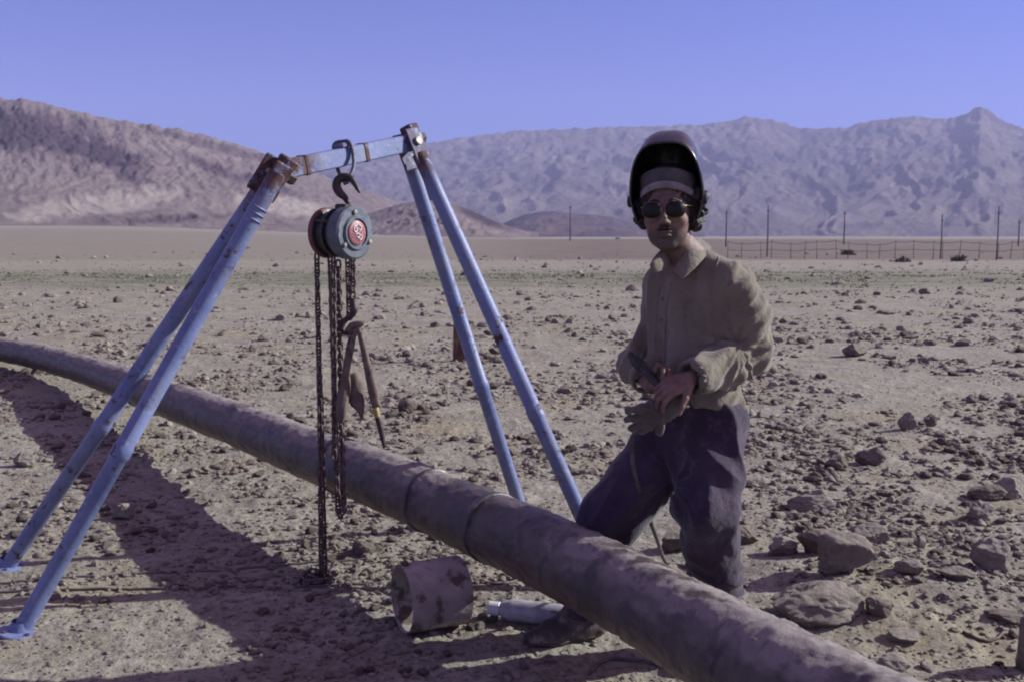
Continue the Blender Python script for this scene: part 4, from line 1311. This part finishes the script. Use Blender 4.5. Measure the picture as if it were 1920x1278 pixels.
hand(f, Rwr, Rd, (.15, .30, .95), (-.2, -1, .2), ((.9, 1.0, .7), (1.0, 1.05, .7), (1.05, 1.1, .75), (1.1, 1.1, .75)), ths=(.75, .3, .6))
body = sdf_obj(f, "body", M_skin, person, None, 1)
bv = A([v.co[:] for v in body.data.vertices]) + A(wloc(body)) - A(HC)
bx_, by_, bz_ = [bv @ A(q) / HS for q in HAX]
attr(body, "beard", sstep(-.055, -.075, bz_ - .010 * np.cos(bx_ * 40)) * sstep(.0, .03, by_) * sstep(-.165, -.125, bz_) * (1 - .8 * np.exp(-((bz_ + .076) / .006) ** 2 - (bx_ / .02) ** 2)))

# --- shirt
sx = axis(.22, 1.06, [], .006, .006); sy = axis(3.02, 3.86, [], .007, .007); sz = axis(.80, 1.52, [], .006, .006)
f = Field(sx, sy, sz)
TF = Vector((-.60, -.80, 0)).normalized(); TL_ = Vector((0, 0, 1)).cross(TF).normalized(); TAX = (TL_, TF, Vector((0, 0, 1)))
cC = W(1300, 585, 3.51)
f.ell(cC, (.185, .125, .20), TAX, .03)
f.ell(W(1300, 560, 3.55) , (.165, .11, .13), TAX, .03)
f.ell(W(1297, 680, 3.50), (.160, .130, .16), TAX, .05)
f.ell(W(1307, 765, 3.50), (.178, .150, .12), TAX, .06)
f.cone(Lsh + Vector((-.02, 0, .0)), Rsh, .068, .062, .04)
f.cone(neck + Vector((.01, .03, .005)), Lsh + Vector((-.015, .02, .015)), .056, .060, .04)
f.cone(neck + Vector((0, .03, -.01)), Rsh + Vector((.01, .01, .005)), .050, .055, .04)
f.chain([Lsh + Vector((0, 0, -.02)), Lsh.lerp(Lel, .5) + Vector((.012, 0, 0)), Lel + Vector((.005, 0, 0))], [.080, .078, .072], .03)
lc = Lel.lerp(Lwr, .90)
f.chain([Lel, Lel.lerp(Lwr, .4) - Vector((0, 0, .008)), lc], [.070, .062, .056], .025)
f.cone(Lel + Vector((.01, .02, -.01)), W(1450, 690, 3.50), .04, .008, .03)         # pulled-out fold of cloth behind the elbow
f.chain([Rsh, W(1238, 610, 3.60), Rel], [.060, .050, .050], .015)
rcf = Rel.lerp(Rwr, .62); f.cone(Rel, rcf, .049, .046, .02)
# openings: neck, cuffs, hem
f.cone(neck + Vector((-.012, -.015, .03)), neck + Vector((-.035, -.07, -.02)), .058, .030, .006, 'sub')
f.cone(neck + Vector((0, -.005, .02)), neck + Vector((0, 0, .12)), .066, .075, .006, 'sub')
for e_, w_, r_ in ((lc, (Lwr - Lel), .046), (rcf, (Rwr - Rel), .038)):
    w_ = w_.normalized(); f.cone(e_ - w_ * .02 + w_ * .03, e_ + w_ * .09, r_, r_ + .02, .003, 'sub')
h0 = W(1240, 738, 3.36); h1 = W(1400, 778, 3.45)
hx = (h1 - h0); f.plane(h0 + Vector((0, 0, 0)), Vector((hx.z, 0, -hx.x)) * (1 if hx.x > 0 else -1))
def shirt_fold(V, nn):
    x, y, z = V.T
    tor = np.abs((x - hips.x))
    d = .006 * fbm(x * 7 + 1, y * 7, z * 5, 3) + .0035 * fbm(x * 22, y * 22, z * 13, 2.)[..., ] if False else .006 * fbm(x * 7 + 1, y * 7, z * 5, 3)
    # creases radiating from the elbow and armpit
    def rad(c, amp, fr, reach, sd):
        v = V - A(c); r = np.linalg.norm(v, axis=1); th = np.arctan2(v[:, 2], v[:, 0])
        w = np.exp(-(r / reach) ** 2) * sstep(.01, .05, r)
        rg = 1 - np.abs(noise3(th * fr, r * 5, sd)) * 3.0
        return amp * w * np.clip(rg, -.6, 1)
    d = d + rad(Lel + Vector((-.05, -.05, .03)), .012, 2.6, .15, 3.) + rad(Lsh + Vector((-.05, -.03, -.10)), .004, 1.6, .14, 8.)
    d = d + rad(Rel, .008, 2.4, .10, 5.)
    ax = A((Lwr - Lel).normalized()); ax2 = A((Lel - Lsh).normalized())
    u = V @ ax2; inarm = sstep(A(Lsh)[0] - .03, A(Lsh)[0] + .02, x)
    d = d + .010 * inarm * np.clip(1 - np.abs(noise3(u * 17 + x * 5, x * 6, y * 9)) * 3.2, -.4, 1)
    # vertical drape on the trunk
    tr = (1 - inarm) * sstep(1.42, 1.30, z)
    q = (V - A(cC)) @ A(TL_)
    d = d + .016 * tr * np.clip(1 - np.abs(noise3(q * 11, z * 2.2 + q * 3, 4.)) * 2.8, -.5, 1)
    # blousing just above the hem
    d = d + .010 * np.exp(-((z - (A(h0)[2] + .06)) / .035) ** 2) * (.6 + .7 * noise3(q * 14, z * 4, 9.))
    # front placket
    g = np.exp(-((q + .0) / .018) ** 2) * ((V - A(cC)) @ A(TF) > 0)
    d = d + .0035 * g
    return d
shirt = sdf_obj(f, "shirt", M_shirt, person, shirt_fold, 2)
# collar flaps, cuff and buttons
def sheet(name, rows, mat, parent, th=.004, m=4):
    R_ = [spline(r_, m) for r_ in rows]; n = len(R_[0]); V = [p for r_ in R_ for p in r_]; Fc = []
    for i in range(len(R_) - 1):
        for k in range(n - 1): Fc.append((i * n + k, i * n + k + 1, (i + 1) * n + k + 1, (i + 1) * n + k))
    o = MB().add(V, Fc).build(name, mat, parent); md = o.modifiers.new("thick", 'SOLIDIFY'); md.thickness = th; md.offset = 0
    return o
Yn = 3.44
sheet("collar", [[W(1262, 462, 3.47), W(1238, 470, 3.40), W(1226, 484, 3.375)],
                 [W(1259, 476, 3.46), W(1233, 486, 3.37), W(1218, 497, 3.355)],
                 [W(1254, 500, 3.43), W(1238, 508, 3.36), W(1224, 512, 3.345)]], M_shirt, shirt, m=2)
sheet("collar", [[W(1312, 448, 3.53), W(1296, 462, 3.43), W(1276, 486, 3.385), W(1262, 508, 3.365)],
                 [W(1328, 458, 3.53), W(1312, 474, 3.41), W(1294, 496, 3.36), W(1278, 522, 3.345)],
                 [W(1334, 466, 3.52), W(1322, 482, 3.41), W(1304, 502, 3.355), W(1266, 532, 3.325)]], M_shirt, shirt, m=2)
w_ = (Lwr - Lel).normalized()
v_, f_ = lathe(lc - w_ * .035, w_, [(0, .056), (.002, .0605), (.02, .062), (.055, .0605), (.058, .055), (.05, .048)], 40)
MB().add(v_, f_).build("cuff", M_shirt, shirt)
w_ = (Rwr - Rel).normalized()
v_, f_ = lathe(rcf - w_ * .03, w_, [(0, .048), (.002, .053), (.02, .055), (.045, .053), (.047, .045), (.04, .040)], 40)
MB().add(v_, f_).build("rolled_cuff", M_shirt, shirt)

# breast pocket, seams and buttons laid on the shirt's surface
from mathutils.bvhtree import BVHTree
_sv = [Vector(v.co) + wloc(shirt) for v in shirt.data.vertices]; _bv = BVHTree.FromPolygons(_sv, [tuple(p.vertices) for p in shirt.data.polygons])
def on_shirt(px, py, lift=.002):
    d = ray(px, py).normalized(); h = _bv.ray_cast(Vector((0, 0, CAMH)), d)
    return (h[0] - d * lift, h[1]) if h[0] is not None else (None, None)
def seam(name, pp, r=.0016, m=8):
    P = []
    for a, b_ in spline([(q[0], q[1], 0) for q in pp], m)[:, :2] if False else [tuple(q[:2]) for q in spline([(q[0], q[1], 0) for q in pp], m)]:
        h = on_shirt(a, b_, r * .2)[0]
        if h is not None: P.append(h)
    if len(P) > 2:
        v_, f_ = tube(P, r, 6); MB().add(v_, f_).build(name, M_shirt, shirt)
seam("placket_edge", [(1258, 530), (1251, 570), (1247, 620), (1246, 670), (1248, 700)], .0028)
seam("placket_edge", [(1238, 535), (1232, 575), (1229, 620), (1229, 655)], .0022)
seam("sleeve_seam", [(1350, 478), (1340, 510), (1334, 550), (1336, 600), (1342, 640)], .0030)
seam("pocket_edge", [(1282, 566), (1283, 600), (1284, 622), (1300, 630), (1318, 622), (1320, 596), (1320, 566)], .0018)
seam("pocket_flap", [(1280, 566), (1300, 566), (1322, 566)], .0026)
seam("pocket_flap", [(1281, 566), (1284, 576), (1301, 584), (1319, 576), (1321, 566)], .0018)
M_btn = simple("horn_button", (.10, .07, .06), (.15, .11, .09), 40, .5, 0)
for py in (560, 600, 640, 676):
    h, nn_ = on_shirt(1241 - (py - 560) * .04, py)
    if h is not None:
        v_, f_ = lathe(h, nn_, [(-.002, 0), (-.002, .0058), (.0012, .0058), (.002, .0045), (.0012, .003), (.0012, 0)], 14); MB().add(v_, f_).build("button", M_btn, shirt, sharp=35)

# --- trousers
f = Field(axis(.18, 1.0, [], .0065, .0065), axis(3.10, 3.85, [], .0065, .0065), axis(.05, 1.02, [], .0065, .0065))
f.ell(W(1312, 800, 3.50), (.168, .138, .15), TAX, .03)
f.ell(W(1300, 850, 3.48), (.15, .12, .10), TAX, .05)
f.chain([Lhip + Vector((.0, 0, .03)), W(1329, 880, 3.40), Lkn, W(1340, 1070, 3.42), W(1347, 1140, 3.46)], [.124, .113, .101, .088, .084], .03)
f.chain([Rhip + Vector((0, 0, .02)), W(1205, 895, 3.54), Rkn, W(1112, 1075, 3.55), W(1092, 1150, 3.56)], [.122, .117, .104, .085, .077], .03)
f.plane((0, 0, float(Lan.z) - .035), (0, 0, -1))
def tr_fold(V, nn):
    x, y, z = V.T
    d = .006 * fbm(x * 6, y * 6, z * 6, 3)
    R_ = lambda t: np.clip(1 - np.abs(t) * 3.0, -.5, 1)
    left = sstep(W(1262, 900, 3.5).x, W(1285, 900, 3.5).x, x + (z - .75) * -.0)
    # stacked horizontal creases low on the standing leg
    low = sstep(.50, .25, z)
    d = d + .012 * left * low * R_(noise3(x * 3.5, y * 3.5, z * 13 + x * 6))
    # slanting creases down the thigh and knee
    hi_ = sstep(.25, .5, z)
    d = d + .014 * left * hi_ * R_(noise3((x + z * .55) * 9, y * 4, z * 3.2 - x * 3))
    d = d + .012 * (1 - left) * R_(noise3((x - z * .75) * 8, y * 4, (z + x) * 2.2))
    # creases fanning from the crotch
    c = A(W(1262, 900, 3.40)); v = V - c; r = np.linalg.norm(v, axis=1); th = np.arctan2(v[:, 2], v[:, 0])
    d = d + .010 * np.exp(-(r / .16) ** 2) * sstep(.02, .06, r) * R_(noise3(th * 2.4, r * 4, 2.))
    return d
sdf_obj(f, "trousers", M_trous, person, tr_fold, 2)
# belt
v_, f_ = lathe(W(1310, 752, 3.50) + Vector((0, 0, -.0)), (0, 0, 1), [(-.02, .108), (-.018, .114), (.018, .114), (.02, .108)], 48)
v_ = [A(cC) * 0 + A(p) for p in v_]
cb = A(W(1310, 752, 3.50)); v_ = [cb + A(TL_) * ((p - cb) @ A(TL_)) * 1.27 + A(TF) * ((p - cb) @ A(TF)) * 1.02 + A([0, 0, p[2] - cb[2]]) for p in v_]
MB().add(v_, f_).build("belt", M_black, person)

# --- boots
def boot(an, toe, heel_back):
    d = Vector((toe.x - an.x, toe.y - an.y, 0)).normalized()
    g = float(gh(an.x, an.y)) - .004
    hx_ = Vector((an.x, an.y, g)) - d * heel_back
    lo = np.minimum(A(an), A(toe)) - .14; hi = np.maximum(A(an), A(toe)) + .14
    xs, ys, zs = axis(lo[0], hi[0], [], .005, .005), axis(lo[1], hi[1], [], .005, .005), axis(g - .03, float(an.z) + .12, [], .005, .005)
    tp = Vector((toe.x, toe.y, g))
    ball = hx_.lerp(tp, .68)
    def feet(f, e):
        f.cone(hx_ + Vector((0, 0, .05)), hx_ + d * .06 + Vector((0, 0, .05)), .042 + e, .044 + e, .02)
        f.cone(hx_ + d * .05 + Vector((0, 0, .045)), ball + Vector((0, 0, .035)), .044 + e, .050 + e, .02)
        f.cone(ball + Vector((0, 0, .034)), tp + Vector((0, 0, .030)), .050 + e, .034 + e, .02)
    f = Field(xs, ys, zs); feet(f, 0)
    f.cone(Vector((an.x, an.y, g + .20)), Vector((an.x, an.y, g + .09)) - d * .005, .056, .052, .03)
    f.cone(Vector((an.x, an.y, g + .12)), ball + Vector((0, 0, .05)), .045, .036, .03)
    f.plane((0, 0, g + .022), (0, 0, -1))
    o = sdf_obj(f, "boot", M_boot, person, lambda V, n: .003 * np.clip(1 - np.abs(noise3(V[:, 0] * 9, V[:, 1] * 9, V[:, 2] * 26)) * 3, -.5, 1), 1)
    f = Field(xs, ys, axis(g - .02, g + .05, [], .004, .004)); feet(f, .004)
    f.plane((0, 0, g + .026), (0, 0, 1)); f.plane((0, 0, g + .0), (0, 0, -1))
    sdf_obj(f, "sole", M_sole, o, None, 1)
    return o
boot(Ran, Rtoe, .055); boot(Lan, Ltoe, .055)

# --- hair and moustache
f = Field(axis(.38, .76, [], .0035, .0035), axis(3.28, 3.72, [], .0035, .0035), axis(1.36, 1.76, [], .0035, .0035))
f.ell(H(0, -.030, .045), hr_(.088, .104, .094), HAX, .01)
f.ell(H(0, -.060, -.02), hr_(.080, .070, .075), HAX, .03)
for s in (-1, 1): f.ell(H(s * .080, -.025, -.01), hr_(.022, .034, .050), HAX, .015)
for q in ((.098, -.01, .02), (.104, -.02, -.01), (.092, -.03, -.035), (.106, -.035, .035), (-.096, -.02, .01), (-.094, -.03, -.03), (.09, .005, .045), (.082, -.05, -.055)):
    f.ell(H(*q), hr_(.018, .018, .017), HAX, .006)
f.ell(H(0, .085, -.030), hr_(.074, .085, .10), HAX, .01, 'sub')
sdf_obj(f, "hair", M_hair, person, lambda V, n: .009 * np.clip(1 - np.abs(noise3(V[:, 0] * 48, V[:, 1] * 48, V[:, 2] * 48)) * 2.6, -.6, 1), 1)
f = Field(axis(.44, .62, [], .002, .002), axis(3.26, 3.40, [], .002, .002), axis(1.40, 1.56, [], .002, .002))
for s in (-1, 1): f.chain([H(0, .096, -.057), H(s * .012, .094, -.059), H(s * .023, .088, -.065)], [.0058, .0060, .003], .003)
sdf_obj(f, "moustache", M_hair, person, lambda V, n: .0012 * noise3(V[:, 0] * 300, V[:, 1] * 300, V[:, 2] * 120), 0)
for s in (-1, 1):
    v_, f_ = tube(spline([H(s * .014, .094, .022), H(s * .030, .091, .030), H(s * .048, .078, .024)], 4), [.003, .0035, .004, .0042, .004, .0036, .003, .0022, .0012], 6)
    MB().add(v_, f_).build("eyebrow", M_hair, person)

# --- sunglasses
sg = MB()
def lens(s):
    out = []; n = 28
    for k in range(n):
        a = 2 * math.pi * k / n; x = math.cos(a); z = math.sin(a)
        rx = .0275 * (abs(x) ** 1.0) * (1 if x > 0 else -1); rz = .0225 * z * (1 + .14 * (x * -1 if z < 0 else 0))
        ex = abs(math.cos(a)) ** .82 * math.copysign(1, math.cos(a)) * .0305; ez = abs(math.sin(a)) ** .82 * math.copysign(1, math.sin(a)) * .0255
        X = s * (.0360 + ex); out.append((X, .1125 - 1.9 * X * X, -.002 + ez))
    return out
glasses = None
for s in (-1, 1):
    ring = lens(s); V = [H(*q) for q in ring] + [H(q[0], q[1] - .0022, q[2]) for q in ring]; n = len(ring)
    c = (s * .0360, .1135 - 1.9 * .0360 ** 2 + .0015, -.002)
    V += [H(*c)]; Fc = [(k, (k + 1) % n, 2 * n) for k in range(n)] + [(k, k + n, (k + 1) % n + n, (k + 1) % n) for k in range(n)] + [tuple(range(2 * n - 1, n - 1, -1))]
    if glasses is None:
        v_, f_ = tube([H(-.008, .1125, .006), H(0, .116, .009), H(.008, .1125, .006)], .0014, 6); sg.add(v_, f_)
        for t in (-1, 1):
            v_, f_ = tube(spline([H(t * .062, .1045, .008), H(t * .074, .080, .008), H(t * .082, .01, .004), H(t * .082, -.02, -.012)], 4), .0016, 6); sg.add(v_, f_)
            rg = [H(q[0], q[1] - .001, q[2]) for q in lens(t)]; v_, f_ = tube(rg + rg[:1], .0013, 5, cap=False); sg.add(v_, f_)
        glasses = sg.build("sunglasses", M_wire, person)
    MB().add(V, Fc).build("lens", M_glass, glasses)

# --- welding mask, flipped up
Am = (-Hf * .80 + Hu * .58).normalized()
n1, n2 = 44, 22; V = []; Fc = []
def mrim(ph, t=0.0):
    c, s = math.cos(ph), math.sin(ph)
    z = .182 * s if s > 0 else .150 * s
    x = .1215 * (abs(c) ** .62) * math.copysign(1, c) if s > 0 else .1215 * math.copysign(1, c) * (1 - .42 * (-s) ** 1.3)
    return x, z
for i in range(n2):
    t = i / (n2 - 1); sc = math.sqrt(max(1 - (t * .995) ** 3.0, 0)); dep = .19 * t
    for k in range(n1 + 1):
        ph = R(-30) + (R(240)) * k / n1
        x, z = mrim(ph); fw = .030 + .035 * max(z, 0) / .18
        up_ = max(math.sin(ph), 0)
        sz_ = sc if z > 0 else 1 - (1 - sc) * .6
        p = HC + Hl * (x * sc) + Hu * (.037 + z * sz_) + Hf * (fw * (1 - t)) + (Am * (.35 + .65 * up_) - Hf * .55 * (1 - up_)) * dep
        V.append(p)
for i in range(n2 - 1):
    for k in range(n1):
        a = i * (n1 + 1) + k; Fc.append((a, a + 1, a + n1 + 2, a + n1 + 1))
Fc.append(tuple((n2 - 1) * (n1 + 1) + k for k in range(n1 + 1)))
mask = MB().add(V, Fc).build("welding_mask", M_mask, person)
md = mask.modifiers.new("thick", 'SOLIDIFY'); md.thickness = .0035; md.offset = 0
v_, f_ = tube(V[:n1 + 1], .0042, 8); MB().add(v_, f_).build("mask_rim", M_mask, mask)
# glass holder on the outside of the shield
tc = V[15 * (n1 + 1) + n1 // 2]; tn = (V[15 * (n1 + 1) + n1 // 2] - (HC + Hu * .04)).normalized(); x_, y_, _ = frame(tn, Hf)
for s in (-1, 1):
    c = HC + Hl * (s * .1215) + Hu * .030 + Hf * .012
    v_, f_ = lathe(c, Hl * s, [(-.004, .0), (-.004, .019), (.006, .021), (.012, .018), (.014, .010), (.016, 0)], 18); MB().add(v_, f_).build("knob", M_black, mask, sharp=35)
# head gear: band round the brow and crown strap
def band(name, z0, z1, rx, ry, yc, arch, mat, th=.003):
    V = []; n = 48; Fc = []
    for i, z in enumerate((z0, z0 + .003, z1 - .003, z1)):
        for k in range(n):
            a = 2 * math.pi * k / n; e = .0 if i in (1, 2) else -.0015
            V.append(H((rx + e) * math.cos(a), yc + (ry + e) * math.sin(a), z - arch * math.cos(a) ** 2 + .010 * math.sin(a)))
    for i in range(3):
        for k in range(n): Fc.append((i * n + k, i * n + (k + 1) % n, (i + 1) * n + (k + 1) % n, (i + 1) * n + k))
    o = MB().add(V, Fc).build(name, mat, mask); q = o.modifiers.new("thick", 'SOLIDIFY'); q.thickness = th; return o
band("brow_band", .056, .077, .088, .108, -.020, .026, M_pad)
M_lin = simple("dark_grey_lining", (.06, .05, .052), (.085, .07, .072), 20, .9, .001, 80)
band("sweat_pad", .074, .118, .086, .104, -.024, .018, M_lin)

# --- what he holds
root = empty("electrode_holder", W(1205, 690, 3.30)); tag(root, "black electrode holder with trailing cable held at the man's waist", "electrode holder")
hd = (W(1250, 738, 3.23) - W(1188, 672, 3.33)).normalized(); h_0 = W(1186, 670, 3.33)
v_, f_ = lathe(h_0, hd, [(0, 0), (0, .014), (.012, .019), (.03, .021), (.05, .016), (.06, .0155), (.14, .0150), (.17, .017), (.175, .012)], 24); MB().add(v_, f_).build("handle", M_black, root, sharp=40)
v_, f_ = lathe(W(1203, 687, 3.305), Hf, [(-.02, 0), (-.02, .018), (.016, .020), (.020, .016), (.020, .009), (.016, .008), (.016, 0)], 24); MB().add(v_, f_).build("clamp_head", M_black, root, sharp=40)
v_, f_ = tube([W(1188, 672, 3.33), W(1184, 666, 3.333), W(1180, 660, 3.335)], [.012, .012, .008], 8); MB().add(v_, f_).build("jaw", M_dark, root)
cp = [W(1250, 738, 3.23), W(1256, 760, 3.26), W(1222, 790, 3.30), W(1190, 812, 3.34), W(1186, 860, 3.36), W(1198, 915, 3.40), W(1216, 965, 3.60), W(1232, 1010, 3.82)]
e1 = G(1250, 1062); e2 = G(1300, 1085); e3 = G(1400, 1110)
cp += [Vector((e1.x, e1.y, gz(e1) + .01)), Vector((e2.x, e2.y + .1, gz(e2) + .008)), Vector((e3.x, e3.y, gz(e3) + .008))]
v_, f_ = tube(spline(cp, 8), .0085, 10); MB().add(v_, f_).build("cable", M_cable, root)

# suede glove gripped below the hands
f = Field(axis(.34, .66, [], .0035, .0035), axis(3.10, 3.44, [], .0035, .0035), axis(.74, 1.0, [], .0035, .0035))
gc = W(1232, 772, 3.26); g0 = W(1272, 752, 3.26)
f.cone(g0, gc, .036, .040, .02); f.ell(gc, (.050, .026, .036), None, .02)
for (a, b_, c) in ((1180, 768, 3.22), (1178, 785, 3.235), (1186, 800, 3.25), (1202, 808, 3.26)):
    f.cone(gc + Vector((-.01, 0, (780 - b_) * .0012)), W(a, b_, c), .019, .0135, .006)
f.cone(gc + Vector((.02, 0, -.02)), W(1236, 808, 3.25), .018, .013, .008)
glove = sdf_obj(f, "suede_glove", M_glove, None, lambda V, n: .005 * np.clip(1 - np.abs(noise3(V[:, 0] * 26 + V[:, 2] * 14, V[:, 1] * 16, V[:, 2] * 16)) * 3, -.5, 1), 1)
tag(glove, "grey suede work glove hanging from the man's hands in front of his waist", "glove")
# ================================================================= HAZE
hz_v, hz_f = box((0, 0, 0), (1, 0, 0), (0, 1, 0), (0, 0, 1), 4300, 4300, 1, 0)
zt = 560.0; zb = -22.0
hz_v = [(p[0], p[1], zt if p[2] > 0 else zb) for p in hz_v]
m = bpy.data.materials.new("haze_air"); m.use_nodes = True; t = m.node_tree; t.nodes.clear()
out = t.nodes.new("ShaderNodeOutputMaterial"); pv = t.nodes.new("ShaderNodeVolumePrincipled")
pv.inputs['Color'].default_value = (.58, .60, 1.0, 1); pv.inputs['Density'].default_value = .00021; pv.inputs['Anisotropy'].default_value = .0
t.links.new(pv.outputs[0], out.inputs['Volume'])
hz = mk("haze", hz_v, hz_f, m, smooth=False); tag(hz, kind="stuff")
